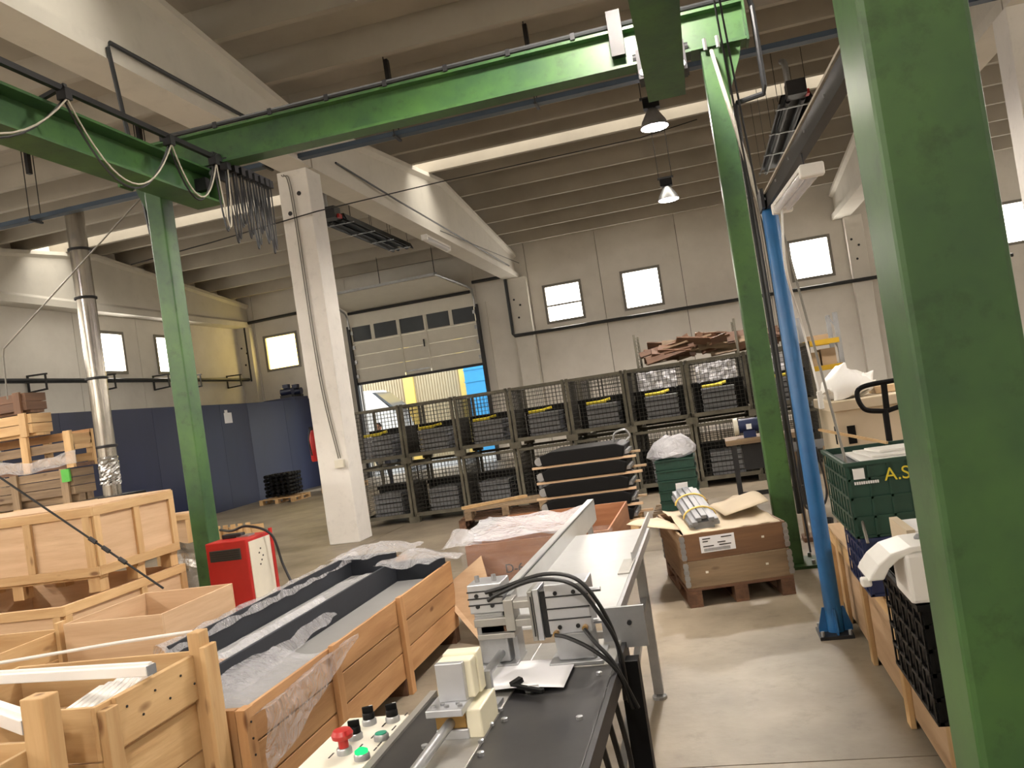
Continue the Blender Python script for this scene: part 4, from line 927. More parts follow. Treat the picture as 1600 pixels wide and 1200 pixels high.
for k in range(6):
    profile(pz(78+18*k, 1138-5*k, .80), pz(160+14*k, 1080-6*k, .82), 'white wrapped profile lying inside the knotty pine crate', .045, .035, 'profiles inside the knotty crate')
o = MB().tube([pz(-60, 1046, .89), pz(40, 1029, .89), pz(180, 1005, .9), pz(300, 987, .9)], .008, 6).build('white_strap', 'white'); tag(o, 'thin white strap across the far rim of the knotty crate', 'strap')
o = MB().tube([(-4.62, 2.2, 4.14), (-5.9, 4.9, 2.42), (-5.03, 5.1, 1.74), (-3.83, 5.12, .81)], .008, 8).build('hanging_cable', 'rubber', smooth=True); tag(o, 'taut black cable with turnbuckle slanting over the framed crates', 'cable')
for f in (.58, .66, .76):
    a = Vector((-5.03, 5.1, 1.74)).lerp(Vector((-3.83, 5.12, .81)), f); q = Vector((1.2, .02, -.93)).normalized()*.03
    MB().tube([a-q, a+q], .016, 8).build('turnbuckle', 'dark', o)
# weathered stack at far left
def stackc(x0, x1, y0, y1, z0, z1, np, w, label, posts=True, legs=.08):
    t = planked_crate('pine_crate', x0, x1, y0, y1, z0+legs, z1, np, label, w)
    for x in (x1-.1, x0+.1, (x0+x1)/2): B(x-.045, x+.045, y0-.03, y0, z0, z1+.01).build('post', w+'_z', t)
    for y in (y0+.1, y1-.1): B(x0, x1, y-.05, y+.05, z0, z0+legs).build('skid', w+'_x', t)
    return t
stackc(-8.4, -6.87, 7.95, 8.28, 0, .7, 4, 'pine', 'pine crate at the bottom of the tall weathered stack')
stackc(-8.4, -6.88, 7.95, 8.28, .71, 1.36, 4, 'pine', 'pine crate second from the floor in the tall weathered stack')
st = stackc(-8.4, -6.88, 7.95, 8.28, 1.37, 1.74, 3, 'old', 'grey weathered crate with green sticker in the tall stack')
B(-7.0, -6.9, 7.915, 7.945, 1.6, 1.74).build('sticker', surf('green sticker', (96, 196, 80), .6), st)
t = thing('slatted_crate', (-7.5, 8.4, 1.75), 'open pine frame crate with film, on the grey weathered crate', 'crate')
for x in (-8.3, -7.45, -6.88): B(x-.045, x+.045, 7.93, 7.97, 1.75, 2.16).build('post', 'pine_z', t); B(x-.045, x+.045, 8.26, 8.30, 1.75, 2.16).build('post', 'pine_z', t)
for z in (1.80, 1.95): B(-8.4, -6.84, 7.97, 7.99, z, z+.09).build('slat', 'old_x', t); B(-8.4, -6.84, 8.24, 8.26, z, z+.09).build('slat', 'pine_x', t)
B(-8.4, -6.84, 8.24, 8.265, 2.07, 2.16).build('slat', 'orange_x', t); B(-8.4, -6.84, 7.95, 8.28, 1.75, 1.79).build('deck', 'brown_x', t); B(-6.87, -6.84, 7.97, 8.26, 2.0, 2.12).build('slat', 'pine_y', t)
o = fsheet('packing_film', 'milky film sagging along the open pine frame crate', lambda u, v: crump((-8.2+1.42*u, 7.92, 1.90-.13*v+.03*math.sin(u*8)), .03, 6, 50.), 24, 6)
stackc(-8.6, -7.32, 7.95, 8.25, 2.165, 2.42, 2, 'pine', 'shallow pine crate on the open frame crate', legs=.03)
stackc(-8.7, -7.36, 7.95, 8.25, 2.43, 2.66, 2, 'brown', 'dark brown old crate topping the tall stack', legs=.03)
framed_crate('framed_crate', -6.9, -6.36, 9.2, 9.45, .1, .98, 'small plywood crate behind the left crane column', legs=.1)
o = MB().sheet(14, 10, lambda u, v: crump((-6.3+.36*u, 8.55+.2*v, .70*(1-v)+.01), .05, 6, 60.)).build('foil_sheet', 'foil', solid=.004); tag(o, 'crumpled silver foil heap beside the left crane column', 'foil'); 
t = planked_crate('pine_crate', -6.45, -5.92, 9.8, 10.1, .1, .66, 3, 'low pine slat crate behind the red cabinet', 'pine')
for k in range(5): B(-6.43+.11*k, -6.37+.11*k, 9.78, 9.8, .0, .72).build('slat', 'pine_z', t)
B(-6.45, -5.92, 9.85, 9.95, 0, .1).build('skid', 'pine_x', t)
# red cabinet (charger)
t = thing('red_cabinet', (-4.4, 7.0, 0), 'red charger cabinet with off white side beside the left crane column', 'cabinet')
B(-4.60, -4.19, 6.8, 7.25, .04, .87).build('body', 'red', t, bevel=.008); B(-4.19, -4.183, 6.84, 7.21, .12, .84).build('side_panel', 'cream', t)
B(-4.56, -4.25, 6.79, 6.802, .70, .80).build('vent', 'joint', t); B(-4.19, -4.172, 7.21, 7.25, .04, .9).build('corner_trim', 'red', t)
for k in range(5): B(-4.55, -4.26, 6.786, 6.792, .705+.02*k, .712+.02*k).build('vent_louvre', 'dark', t)
for x in (-4.56, -4.23):
    for y in (6.84, 7.2): MB().tube([(x, y, 0), (x, y, .05)], .025, 8).build('foot', 'rubber', t)
for k in range(5): B(-4.184, -4.181, 6.98+.03*(k % 3), 7.0+.03*(k % 3), .6+.035*k, .615+.035*k).build('print_mark', 'ink', t)
B(-4.184, -4.181, 6.86, 7.2, .14, .24).build('lower_grille', 'plate', t)
o = MB().tube(curve([(-4.75, 7.3, .93), (-4.5, 7.1, .93), (-4.3, 7.05, .96), (-4.1, 7.1, .85), (-4.02, 7.1, .55), (-3.85, 7.0, .3), (-3.6, 6.95, .02)]), .012, 8).build('power_cable', 'rubber', smooth=True); tag(o, 'black power cable hanging over the red cabinet', 'cable')
t = thing('clamp_meter', (-4.45, 7.05, .87), 'small dark tool lying on top of the red cabinet', 'tool')
B(-4.55, -4.35, 7.0, 7.08, .87, .91).build('body', 'dark', t, bevel=.008); B(-4.4, -4.28, 7.0, 7.12, .87, .885).build('plate', 'galv', t)

# ================================================================ MACHINE BENCH
TZ = .9
mt = thing('machine_bench', (-.75, 2.1, 0), 'black topped machine bench with steel frame in the foreground', 'workbench')
B(-.66, -.385, 1.25, 2.48, TZ-.03, TZ).build('top_plate', 'tabletop', mt, bevel=.003)
B(-.90, -.78, 1.25, 2.32, TZ-.03, TZ-.002).build('top_plate', 'tabletop', mt, bevel=.003)
B(-.785, -.655, 1.25, 2.74, TZ-.03, TZ+.006).build('centre_plate', 'plate', mt, bevel=.002)
B(-.9, -.385, 2.48, 2.74, TZ-.03, TZ+.004).build('end_plate', 'plate', mt, bevel=.002)
B(-.92, -.9, 1.25, 2.36, TZ-.05, TZ+.004).build('edge_strip', 'plate', mt); B(-.385, -.37, 1.25, 2.74, TZ-.06, TZ-.002).build('edge_strip', 'dark', mt)
for x, y in ((-.36, 2.62), (-.36, 1.3), (-.9, 2.62), (-.9, 1.3)): B(x-.03, x+.03, y-.03, y+.03, .02, TZ-.03).build('leg', 'black', mt); 
for x, y in ((-.36, 2.62), (-.36, 1.3), (-.9, 2.62), (-.9, 1.3)): MB().lathe([(.035, 0), (.035, .012), (.012, .02), (.012, .03)], (x, y, 0), 12).build('foot', 'galv', mt)
B(-.9, -.36, 2.6, 2.64, .3, .34).build('stretcher', 'black', mt); B(-.38, -.34, 1.3, 2.6, .18, .22).build('stretcher', 'black', mt)
B(-.44, -.30, 2.70, 2.715, TZ-.02, TZ+.11).build('bracket_plate', 'galv', mt); MB().tube([(-.35, 2.69, TZ+.06), (-.35, 2.70, TZ+.06)], .008, 8).build('bracket_hole', 'dark', mt)
for x, y in ((-.43, 2.08), (-.63, 2.1), (-.64, 1.9), (-.80, 1.96), (-.61, 2.3), (-.42, 2.4)): MB().lathe([(.009, 0), (.009, .008), (.004, .01)], (x, y, TZ), 8).build('bolt', 'galv', mt)
# components shelf under the table
t = thing('valve_rack', (-.5, 2.3, .0), 'dark rack of valves and wiring under the machine bench', 'valves')
B(-.6, -.42, 1.7, 2.55, 0, .5).build('carrier', 'black', t)
for k in range(6):
    for j in range(3): B(-.425, -.395, 1.74+.13*k, 1.82+.13*k, .1+.13*j, .19+.13*j).build('valve', ('galv', 'dark', 'cream')[(k+j) % 3], t, bevel=.006)
for k in range(5): MB().tube(curve([(-.40, 1.78+.15*k, .5), (-.37, 1.82+.15*k, .62), (-.39, 1.8+.15*k, .85)]), .008, 6).build('hose', 'rubber', t)
# control panel
cpn = thing('control_panel', (-1.02, 2.02, .6), 'cream control panel with red stop button and black selector knobs', 'control panel')
B(-1.13, -.925, 1.55, 2.22, .66, TZ-.012).build('housing', 'cream', cpn, bevel=.012); B(-1.115, -.935, 1.56, 2.21, TZ-.012, TZ-.006).build('face_plate', 'cream', cpn, bevel=.002)
B(-1.1, -1.06, 1.6, 1.64, 0, .66).build('stand', 'black', cpn); B(-1.0, -.96, 2.1, 2.14, 0, .66).build('stand', 'black', cpn)
def knob(x, y, kind):
    z = TZ-.006
    b = MB().lathe([(.02, 0), (.02, .012), (.017, .016)], (x, y, z), 16).build('button_collar', 'galv', cpn, smooth=True)
    if kind == 'sel':
        MB().lathe([(.0165, .014), (.0165, .03), (.014, .033)], (x, y, z), 16).build('selector_knob', 'black', b, smooth=True); MB().bar((x-.014, y-.006, z+.04), (x+.014, y+.006, z+.04), .009, .018).build('selector_grip', 'black', b, bevel=.002)
        MB().bar((x+.004, y+.002, z+.0495), (x+.013, y+.0055, z+.0495), .002, .001).build('pointer', 'white', b)
    elif kind == 'stop':
        MB().lathe([(.013, .012), (.013, .035), (.026, .04), (.028, .05), (.022, .06), (.004, .063)], (x, y, z), 20).build('stop_button', 'red', b, smooth=True)
    elif kind == 'green': MB().lathe([(.0155, .012), (.0155, .018), (.004, .02)], (x, y, z), 16).build('push_button', surf('green button', (40, 150, 120), .4), b, smooth=True)
    else: MB().lathe([(.0165, .012), (.0165, .022), (.008, .027)], (x, y, z), 16).build('pilot_lens', 'led', b, smooth=True)
knob(-1.02, 1.97, 'stop'); knob(-.955, 1.93, 'led'); knob(-1.03, 2.06, 'sel'); knob(-1.03, 2.155, 'sel'); knob(-.965, 2.165, 'sel'); knob(-.95, 2.045, 'green')
for x, y, w in ((-1.055, 1.945, .03), (-.985, 2.055, .02), (-.985, 2.13, .025), (-.975, 1.945, .0), (-.945, 1.975, .02), (-.945, 2.0, .03), (-.945, 2.1, .03), (-.945, 2.2, .02), (-.995, 2.0, .02)):
    if w: B(x, x+.004, y, y+w, TZ-.006, TZ-.005).build('print_line', 'ink', cpn)
# carriage block on screw
cb = thing('slide_carriage', (-.72, 2.02, TZ), 'ivory and steel slide carriage with bronze nut on the bench plate', 'carriage')
B(-.775, -.69, 1.985, 2.075, TZ+.004, TZ+.03).build('base_block', 'alu', cb, bevel=.003); B(-.775, -.695, 1.99, 2.06, TZ+.03, TZ+.07).build('bronze_nut', 'brass', cb, bevel=.003)
B(-.695, -.655, 1.99, 2.14, TZ+.004, TZ+.075).build('ivory_slide', 'ivory', cb, bevel=.004); B(-.785, -.69, 1.955, 2.06, TZ+.072, TZ+.09).build('clamp_plate', 'alu', cb, bevel=.002)
B(-.765, -.692, 2.01, 2.03, TZ+.09, TZ+.185).build('face_plate', 'alu', cb, bevel=.002); B(-.765, -.675, 2.03, 2.075, TZ+.09, TZ+.185).build('ivory_block', 'ivory', cb, bevel=.004); B(-.765, -.672, 2.078, 2.125, TZ+.085, TZ+.19).build('ivory_block', 'ivory', cb, bevel=.004)
for x in (-.77, -.735, -.7): MB().lathe([(.007, 0), (.007, .006), (.003, .007)], (x, 1.975, TZ+.09), 8).build('screw', 'galv', cb)
for x in (-.75, -.71): MB().lathe([(.006, 0), (.006, .006), (.003, .007)], (x, 1.99, TZ+.09), 8).build('screw', 'galv', cb)
MB().prism([(2.13, TZ+.006), (2.22, TZ+.006), (2.22, TZ+.02), (2.15, TZ+.022), (2.145, TZ+.12), (2.13, TZ+.12)], 'x', -.69, -.66).build('angle_bracket', 'galv', cb)
for k in range(3): MB().lathe([(.008, 0), (.008, .006), (.003, .008)], (-.655, 1.96+.1*k, TZ+.006), 8).build('bolt', 'galv', cb)
t = thing('lead_screw', (-.735, 2.0, TZ), 'dark steel lead screw running through the slide carriage', 'screw')
MB().tube([(-.737, 1.25, TZ+.045), (-.737, 2.72, TZ+.045)], .013, 12).build('shaft', 'galv', t, smooth=True)
for y in (1.3, 2.62): B(-.765, -.71, y-.02, y+.02, TZ+.004, TZ+.07).build('bearing_block', 'alu', t, bevel=.003)
o = MB().tube([(-.83, 2.4, TZ+.02), (-.83, 2.85, TZ+.02)], .009, 8).build('guide_rod', 'galv'); tag(o, 'plain steel guide rod at the bench end', 'rod')
o = MB().sheet(12, 8, lambda u, v: (-.835+.33*u+.03*v*(1-u), 2.56-.02*u-.29*v+.04*v*u, TZ+.0095+.012*math.sin(PI*u)*v*v)).build('paper_sheet', 'paper', solid=.0006, smooth=True); tag(o, 'white paper sheet lying on the bench plate', 'paper')
t = thing('hex_key_tool', (-.6, 2.27, TZ+.012), 'black angled clamp tool lying on the paper sheet', 'tool')
MB().bar((-.655, 2.30, TZ+.022), (-.55, 2.235, TZ+.022), .012, .012).build('handle', 'black', t, bevel=.002); MB().bar((-.655, 2.30, TZ+.022), (-.63, 2.325, TZ+.03), .022, .014).build('jaw', 'black', t, bevel=.002); MB().tube([(-.60, 2.266, TZ+.022), (-.57, 2.272, TZ+.022)], .007, 8).build('adjusting_screw', 'galv', t)
# cylinder units
def cylunit(x0, x1, y0, y1, zb, zt, label, side):
    t = thing('pneumatic_unit', ((x0+x1)/2, (y0+y1)/2, TZ), label, 'pneumatic cylinder')
    B(x0-.015, x1+.02, y0-.02, y1+.03, TZ+.004, TZ+.016).build('base_plate', 'galv', t, bevel=.002)
    mb = MB().prism([(x0+.012, TZ+.016), (x1-.004, TZ+.016), (x1-.008, zb), (x0+.006, zb)], 'y', y0, y1); mb.build('stand_block', 'galv', t, bevel=.006)
    b = B(x0, x1, y0-.01, y1+.01, zb, zt).build('cylinder_body', 'alu', t, bevel=.003)
    H = zt-zb
    for z in (zb+.28*H, zb+.5*H, zb+.74*H): B(x0-.002, x1+.002, y0-.013, y0-.009, z, z+.004).build('body_groove', 'dark', b)
    for fx in (.25, .68):
        for fz in (.14, .82) if side > 0 else (.25, .62): MB().tube([(x0+(x1-x0)*fx, y0-.0145, zb+H*fz), (x0+(x1-x0)*fx, y0-.0095, zb+H*fz)], .0065, 10).build('port_hole', 'rubber', b)
    return t
ul = cylunit(-.815, -.705, 2.53, 2.62, 1.075, 1.165, 'aluminium gripper cylinder standing nearest the long crates', -1)
for x in (-.79, -.735): MB().tube([(x, 2.56, 1.16), (x, 2.56, 1.185)], .008, 8).build('port_fitting', 'galv', ul)
B(-.805, -.69, 2.51, 2.6, 1.035, 1.06).build('jaw', 'plate', ul, bevel=.002); B(-.80, -.68, 2.51, 2.6, .995, 1.012).build('jaw', 'plate', ul, bevel=.002); B(-.79, -.71, 2.53, 2.6, 1.01, 1.04).build('jaw_insert', 'brown_x', ul); B(-.8, -.71, 2.54, 2.62, 1.058, 1.078).build('seal', 'rubber', ul)
B(-.70, -.685, 2.55, 2.63, TZ+.016, 1.12).build('side_bracket', 'galv', ul)
ur = cylunit(-.565, -.435, 2.50, 2.60, 1.0, 1.15, 'aluminium slide cylinder with tool arms beside the chute', 1)
B(-.62, -.605, 2.49, 2.6, .985, 1.135).build('tool_plate', 'plate', ur, bevel=.002); B(-.603, -.585, 2.49, 2.6, .985, 1.14).build('tool_plate', 'alu', ur, bevel=.002); B(-.583, -.566, 2.5, 2.6, .99, 1.13).build('gap_seal', 'rubber', ur)
for z in (1.03, 1.085): B(-.70, -.605, 2.50, 2.56, z, z+.022).build('tool_arm', 'plate', ur, bevel=.002)
B(-.70, -.67, 2.495, 2.56, 1.02, 1.115).build('arm_link', 'plate', ur, bevel=.002)
B(-.6115, -.6085, 2.484, 2.491, 1.0, 1.12).build('plate_slot', 'dark', ur)
for z in (1.02, 1.115): MB().tube([(-.44, 2.53, z), (-.40, 2.53, z)], .008, 8).build('port_fitting', 'galv', ur)
for x, z in ((-.545, 1.0), (-.455, 1.01)): MB().tube([(x, 2.47, z+.005), (x, 2.49, z+.005)], .009, 8).build('elbow_fitting', 'brass', ur)
def hose(pts, label): 
    o = MB().tube(curve(pts), .0062, 8).build('air_hose', 'rubber', smooth=True); tag(o, label, 'hose', 'air hoses')
hose([(-.755, 2.515, 1.14), (-.70, 2.50, 1.152), (-.56, 2.48, 1.185), (-.46, 2.47, 1.165), (-.40, 2.47, 1.08), (-.37, 2.5, .95), (-.375, 2.52, .78)], 'black air hose arching from the gripper cylinder over the slide cylinder')
hose([(-.75, 2.515, 1.115), (-.70, 2.49, 1.14), (-.58, 2.46, 1.175), (-.47, 2.45, 1.155), (-.41, 2.46, 1.07), (-.365, 2.48, .95), (-.36, 2.5, .78)], 'black air hose arching from the gripper cylinder over the slide cylinder')
hose([(-.545, 2.465, 1.005), (-.5, 2.44, 1.0), (-.43, 2.42, .965), (-.37, 2.42, .9), (-.345, 2.45, .78)], 'black air hose looping from the slide cylinder foot down the bench edge')
hose([(-.455, 2.465, 1.015), (-.42, 2.43, .98), (-.375, 2.42, .92), (-.33, 2.45, .78)], 'black air hose looping from the slide cylinder foot down the bench edge')
# chute
ch = thing('sheet_chute', (-.7, 3.8, .0), 'long white sheet metal chute running from the bench end', 'chute')
B(-.90, -.45, 2.98, 4.85, TZ-.012, TZ-.004).build('chute_floor', 'chute', ch)
B(-.87, -.862, 2.98, 5.75, TZ-.06, TZ+.085).build('left_fence', 'chute', ch, bevel=.002); B(-.905, -.862, 2.98, 5.75, TZ+.077, TZ+.085).build('fence_flange', 'chute', ch)
B(-.458, -.45, 3.95, 5.15, TZ-.006, TZ+.04).build('right_lip', 'chute', ch)
B(-.50, -.447, 3.7, 4.0, TZ-.004, TZ+.002).build('lip_patch', 'plate', ch)
B(-.45, -.435, 2.74, 4.85, TZ-.05, TZ-.006).build('side_rail', 'galv', ch); B(-.90, -.87, 2.74, 5.75, TZ-.07, TZ-.014).build('side_rail', 'galv', ch)
for x in (-.9, -.5):
    B(x-.025, x+.025, 4.62, 4.67, .03, TZ-.06).build('leg', 'galv', ch); MB().lathe([(.04, 0), (.04, .015), (.014, .03), (.014, .05)], (x, 4.645, 0), 12).build('foot', 'galv', ch)
B(-.9, -.5, 4.63, 4.66, .35, .39).build('stretcher', 'galv', ch)
B(-.925, -.895, 5.68, 5.73, 0, TZ-.06).build('leg', 'galv', ch)
MB().bar((-.5, 4.6, .55), (-.5, 2.85, .3), .03, .03).build('diagonal_brace', 'galv', ch)

# ================================================================ RIGHT SIDE
# jib post
jb = thing('jib_post', (.55, 5.53, 0), 'bright blue steel jib post bolted to the floor', 'post')
MB().lathe([(.05, .02), (.05, 2.66), (.042, 2.68)], (.55, 5.53, 0), 20).build('tube', 'blue', jb, smooth=True)
B(.44, .64, 5.41, 5.64, 0, .02).build('base_plate', 'dark', jb)
for a in range(4):
    q = MB().prism([(.05, .02), (.10, .02), (.10, .05), (.065, .17), (.05, .17)], 'y', -.006, .006)
    rot = Matrix.Rotation(a*PI/2, 3, 'Z')
    for v in q.v: w = rot @ v; v.x, v.y, v.z = w.x+.55, w.y+.53+5.0, w.z
    q.build('gusset', 'blue', jb)
for dx, dy in ((.46, 5.43), (.62, 5.43), (.46, 5.62), (.62, 5.62)): MB().tube([(dx, dy, .02), (dx, dy, .05)], .012, 6).build('anchor_bolt', 'galv', jb)
ja = thing('swing_jib', (.58, 4, 2.66), 'dark channel jib arm reaching from the blue post toward the near column', 'jib arm')
MB().bar((.55, 5.6, 2.73), (.70, 2.5, 2.73), .05, .10).build('channel', 'dark', ja); MB().bar((.52, 5.6, 2.77), (.66, 2.5, 2.77), .012, .012).build('cable_track', 'rope', ja)
for k in range(7):
    a = Vector((.55, 5.4, 2.73)).lerp(Vector((.70, 2.6, 2.73)), k/6.); MB().tube([a+Vector((-.03, 0, 0)), a+Vector((-.024, 0, 0))], .008, 8).build('bolt', 'galv', ja)
MB().prism([(5.42, 2.68), (5.62, 2.68), (5.62, 2.80), (5.42, 2.80)], 'x', .50, .52).build('pivot_plate', 'dark', ja); MB().prism([(5.42, 2.66), (5.62, 2.66), (5.62, 2.80), (5.42, 2.80)], 'x', .585, .605).build('pivot_plate', 'dark', ja)
tl = thing('tube_light', (.72, 4.9, 2.55), 'white twin tube work light hanging under the jib arm', 'light fitting')
A_, B_ = Vector(pz(1268, 268, 2.56)), Vector(pz(1222, 326, 2.56))
for s in (-.028, .028):
    off = Vector((s, 0, 0)); MB().tube([A_+off, B_+off], .02, 10).build('tube', 'lens', tl, smooth=True)
MB().bar(A_+Vector((0, 0, .03)), B_+Vector((0, 0, .03)), .09, .02).build('housing', 'white', tl)
for P_ in (A_, B_): MB().bar(P_+Vector((-.055, 0, .005)), P_+Vector((.055, 0, .005)), .05, .06).build('end_cap', 'white', tl, bevel=.008)
for P_ in (A_.lerp(B_, .15), A_.lerp(B_, .85)): MB().tube([P_+Vector((0, 0, .04)), (.6, P_.y, 2.69)], .005, 5).build('hanger_wire', 'dark', tl)
o = MB().tube(curve([tuple(B_+Vector((0, 0, .02))), pz(1228, 420, 2.2), (.62, 5.43, 1.95), (.66, 5.43, 1.5)]), .007, 6).build('extension_cord', 'white'); tag(o, 'white cord with plug hanging beside the blue post', 'cord')
B(.645, .675, 5.41, 5.45, 1.40, 1.51).build('plug', 'white', o, bevel=.005)
for k, dx in enumerate((0, .035)):
    o = MB().tube(curve([(.42+dx, 5.72, 5.9), (.43+dx, 5.70, 4.2), (.47+dx, 5.66, 2.8), (.475+dx, 5.62, 2.2), (.47+dx, 5.61, 1.2), (.48+dx, 5.62, .5)]), .007, 7).build('drop_cable', 'rubber'); tag(o, 'black supply cable dropping from the roof along the blue post', 'cable', 'drop cables')
o = MB().tube([(.60, 5.42, 2.5), (.61, 4.14, .83)], .007, 7).build('thin_rod', 'frame'); tag(o, 'thin grey rod leaning from the blue post to the blue crate', 'rod')
o = MB().bar((.62, 5.38, 1.28), (.90, 4.9, 1.2), .014, .014).build('bamboo_stick', 'pine_y'); tag(o, 'short pale stick poking out beside the blue post', 'stick')
# long plywood crate on the right
rc = thing('plywood_crate', (1.0, 4.4, 0), 'long low plywood crate with battens running past the blue post', 'crate')
B(.68, .692, 2.45, 6.15, .05, .55).build('side_panel', 'ply_y', rc); B(1.4, 1.412, 2.45, 6.15, .05, .55).build('side_panel', 'ply_y', rc)
B(.68, 1.412, 6.138, 6.15, .05, .55).build('end_panel', 'ply_x', rc); B(.68, 1.412, 2.45, 2.462, .05, .55).build('end_panel', 'ply_x', rc); B(.66, 1.43, 2.43, 6.17, .55, .565).build('lid', 'ply_y', rc)
for y in (2.5, 3.3, 4.1, 4.95, 5.75, 6.1): B(.655, .68, y-.04, y+.04, .0, .55).build('batten', 'pine_z', rc, bevel=.003)
B(.657, .68, 2.45, 6.15, .47, .549).build('rail', 'pine_y', rc); B(.66, 1.41, 2.6, 2.7, 0, .05).build('skid', 'pine_x', rc); B(.7, 1.41, 4.3, 4.4, 0, .05).build('skid', 'pine_x', rc); B(.7, 1.41, 5.9, 6.0, 0, .05).build('skid', 'pine_x', rc)
crate(.60, 1.0, 4.2, 4.75, .566, .84, 'crate_blue', 'navy blue plastic crate under the green crate', rows=4)
gc = crate(.575, 1.12, 4.2, 4.95, .842, 1.2, 'crate_green', 'dark green plastic crate marked A.S in yellow paint', rows=4)
text('A.S', .085, (.79, 4.185, 1.125), (PI/2, 0, 0), 'yellow', gc)
B(.60, .65, 4.186, 4.193, 1.12, 1.17).build('paper_tag', 'paper', gc); 
for k in range(11): B(.60+.010*k, .607+.010*k, 4.184, 4.193, 1.095, 1.108).build('worn_slot', 'paper', gc)
for k in range(3):
    o = B(.66+.05*k, 1.05-.02*k, 4.3+.1*k, 4.8-.05*k, 1.172+.012*k, 1.183+.012*k).build('plastic_offcut', 'white'); tag(o, 'white sheet piece lying in the green crate marked A.S', 'sheet', 'white sheets in green crate'); o.rotation_euler = (0, .02, .1*k)
B(.60, 1.09, 4.23, 4.92, 1.12, 1.17).build('load', 'tray', gc)
bc = crate(.52, .95, 2.72, 3.28, .566, .93, 'black', 'black slatted plastic crate beside the large near column', rows=5)
for k in range(5): B(.70+.018*k, .71+.018*k, 2.708, 2.714, .80, .81).build('yellow_mark', 'yellow', bc)
# white plastic mouldings on black crate
t = thing('white_moulding', (.55, 2.82, .932), 'white curved plastic moulding resting on the black slatted crate', 'moulding')
mb = MB(); prof = [(.385, 1.012), (.395, 1.03), (.42, 1.06), (.46, 1.088), (.52, 1.103), (.60, 1.106), (.60, 1.09), (.52, 1.085), (.48, 1.068), (.45, 1.045), (.43, 1.012)]
mb.prism(prof, 'y', 2.72, 2.92).build('curved_lip', 'white', t, bevel=.005); B(.495, .64, 2.715, 2.92, .932, 1.085).build('box_body', 'white', t, bevel=.012); B(.368, .398, 2.74, 2.78, .99, 1.016).build('clip', 'white', t, bevel=.006)
MB().lathe([(.018, 0), (.018, .012), (.01, .02)], (.57, 2.83, 1.098), 12).build('knob', 'tray', t)
o = B(.66, .95, 3.36, 3.62, .566, 1.02).build('grey_carton', 'paper', bevel=.01); tag(o, 'pale grey carton standing behind the white moulding', 'carton'); B(.63, .66, 3.34, 3.64, .95, 1.03).build('lid_edge', 'cardpale', o)
t = thing('hose_reel_tap', (.62, 3.4, .566), 'small tap fitting beside the pale grey carton', 'tap')
MB().tube([(.72, 3.9, .566), (.72, 3.9, .80)], .014, 8).build('stem', 'galv', t); MB().tube([(.68, 3.9, .80), (.78, 3.9, .81)], .012, 8).build('spout', 'galv', t); MB().lathe([(.03, 0), (.03, .01)], (.76, 3.9, .82), 10).build('handwheel', surf('mint plastic', (170, 220, 205), .5), t)
# cardboard gaylord, white bag, pallet truck
pallet(.92, 1.95, 6.9, 7.9, 0, 'wooden pallet under the large pale carton', 'old')
t = thing('large_carton', (1.45, 7.4, .144), 'large pale carton with open flaps behind the blue post', 'carton')
B(.93, 1.93, 6.92, 7.88, .146, 1.32).build('body', 'cardpale', t, bevel=.01); B(.90, 1.96, 6.89, 7.91, 1.28, 1.36).build('lid', 'cardpale', t, bevel=.008); B(.925, .93, 7.0, 7.06, 1.02, 1.16).build('hand_hole', 'black', t); B(1.0, 1.06, 6.912, 6.92, 1.02, 1.16).build('hand_hole', 'black', t)
o = MB().lathe([(.02, 0), (.12, 0), (.19, .03), (.21, .08), (.19, .13), (.15, .17), (.1, .21), (.05, .24), (.01, .26)], (1.08, 7.22, 1.362), 36)
for v in o.v:
    q = nz((v.x*10, v.y*10, v.z*12))*.07+nz((v.x*26, v.y*26, v.z*30))*.035; v.x += q; v.y += q*.8; v.z = max(1.363, v.z+q)
b = o.build('white_bag', 'white', smooth=True); tag(b, 'crumpled white plastic bag on the large pale carton', 'bag')
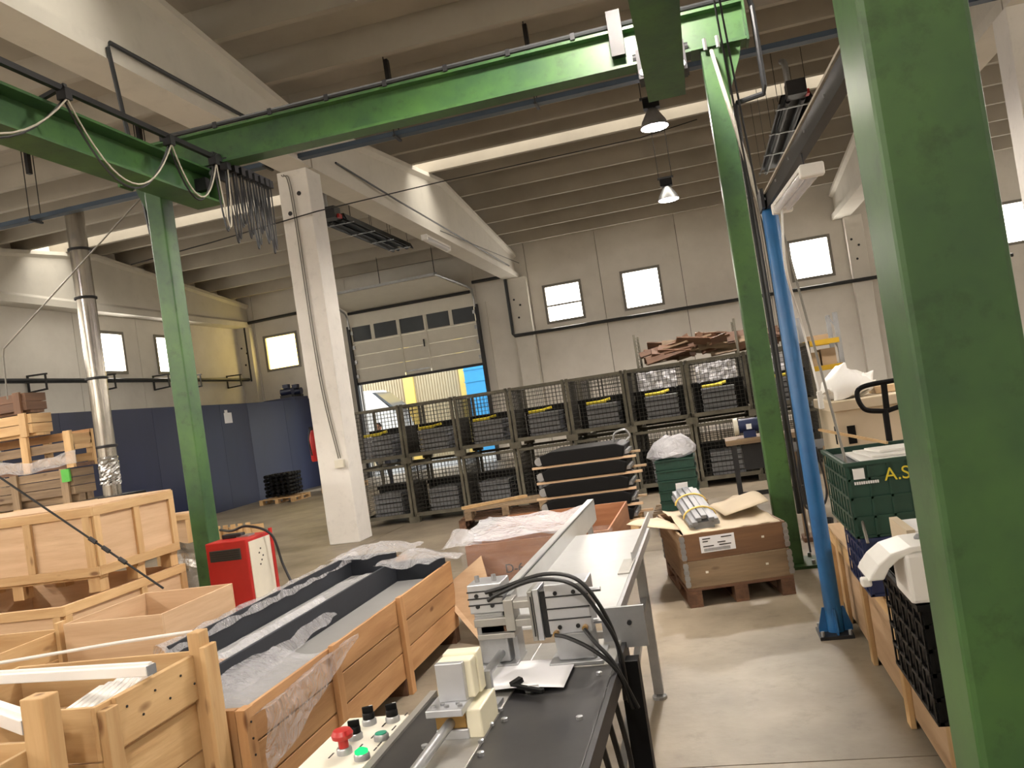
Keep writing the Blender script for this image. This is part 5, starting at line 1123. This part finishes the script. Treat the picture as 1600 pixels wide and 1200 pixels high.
t = thing('tool_stand', (.85, 8.55, 0), 'narrow tool stand with coiled cables behind the green crane column', 'stand')
B(.70, .74, 8.5, 8.54, 0, .95).build('upright', 'old_z', t); B(1.02, 1.06, 8.5, 8.54, 0, .95).build('upright', 'old_z', t); B(.68, 1.08, 8.4, 8.66, 0, .04).build('base', 'brown_x', t); B(.70, 1.06, 8.49, 8.5, .86, .95).build('hook_board', 'tray', t)
for k in range(4):
    x = .76+.08*k; MB().tube(curve([(x, 8.48, .88), (x-.035, 8.47, .6), (x-.02, 8.46, .34+.05*(k % 2)), (x+.03, 8.46, .34+.04*k % .1), (x+.035, 8.47, .6), (x, 8.48, .88)]), .012, 6).build('cable_coil', ('dark', 'frame', 'rubber', 'old_z')[k], t, smooth=True)
MB().lathe([(.06, 0), (.075, .16), (.07, .16), (.055, .01)], (.9, 8.44, .04), 14).build('bucket', 'dark', t)
for k, (x, y, w, h) in enumerate(((1.3, 7.2, .3, .06), (1.62, 7.45, .26, .1))):
    o = B(x, x+w, y, y+.3, 1.362, 1.362+h).build('flat_carton', 'cardb', bevel=.006); tag(o, 'brown flat carton on the large pale carton', 'carton', 'flat cartons on the large carton')
t = thing('pallet_truck', (1.2, 6.55, 0), 'hand pallet truck with black loop handle before the large carton', 'pallet truck')
MB().tube([(1.2, 6.5, .25), (1.22, 6.52, 1.28)], .022, 8).build('drawbar', 'black', t)
MB().tube(curve([(1.22, 6.52, 1.26), (1.08, 6.52, 1.30), (1.06, 6.52, 1.44), (1.24, 6.53, 1.47), (1.42, 6.53, 1.45), (1.39, 6.53, 1.31), (1.23, 6.52, 1.26)]), .018, 8).build('loop_handle', 'black', t, smooth=True); MB().bar((1.23, 6.52, 1.26), (1.24, 6.53, 1.46), .04, .02).build('lever', 'black', t)
MB().tube([(1.1, 6.5, .1), (1.3, 6.5, .1)], .1, 16).build('steer_wheel', 'rubber', t); B(1.05, 1.35, 6.55, 6.75, .06, .4).build('pump_housing', 'red', t, bevel=.01)
for x in (1.0, 1.25): B(x, x+.15, 6.74, 7.7, .05, .09).build('fork', 'red', t)
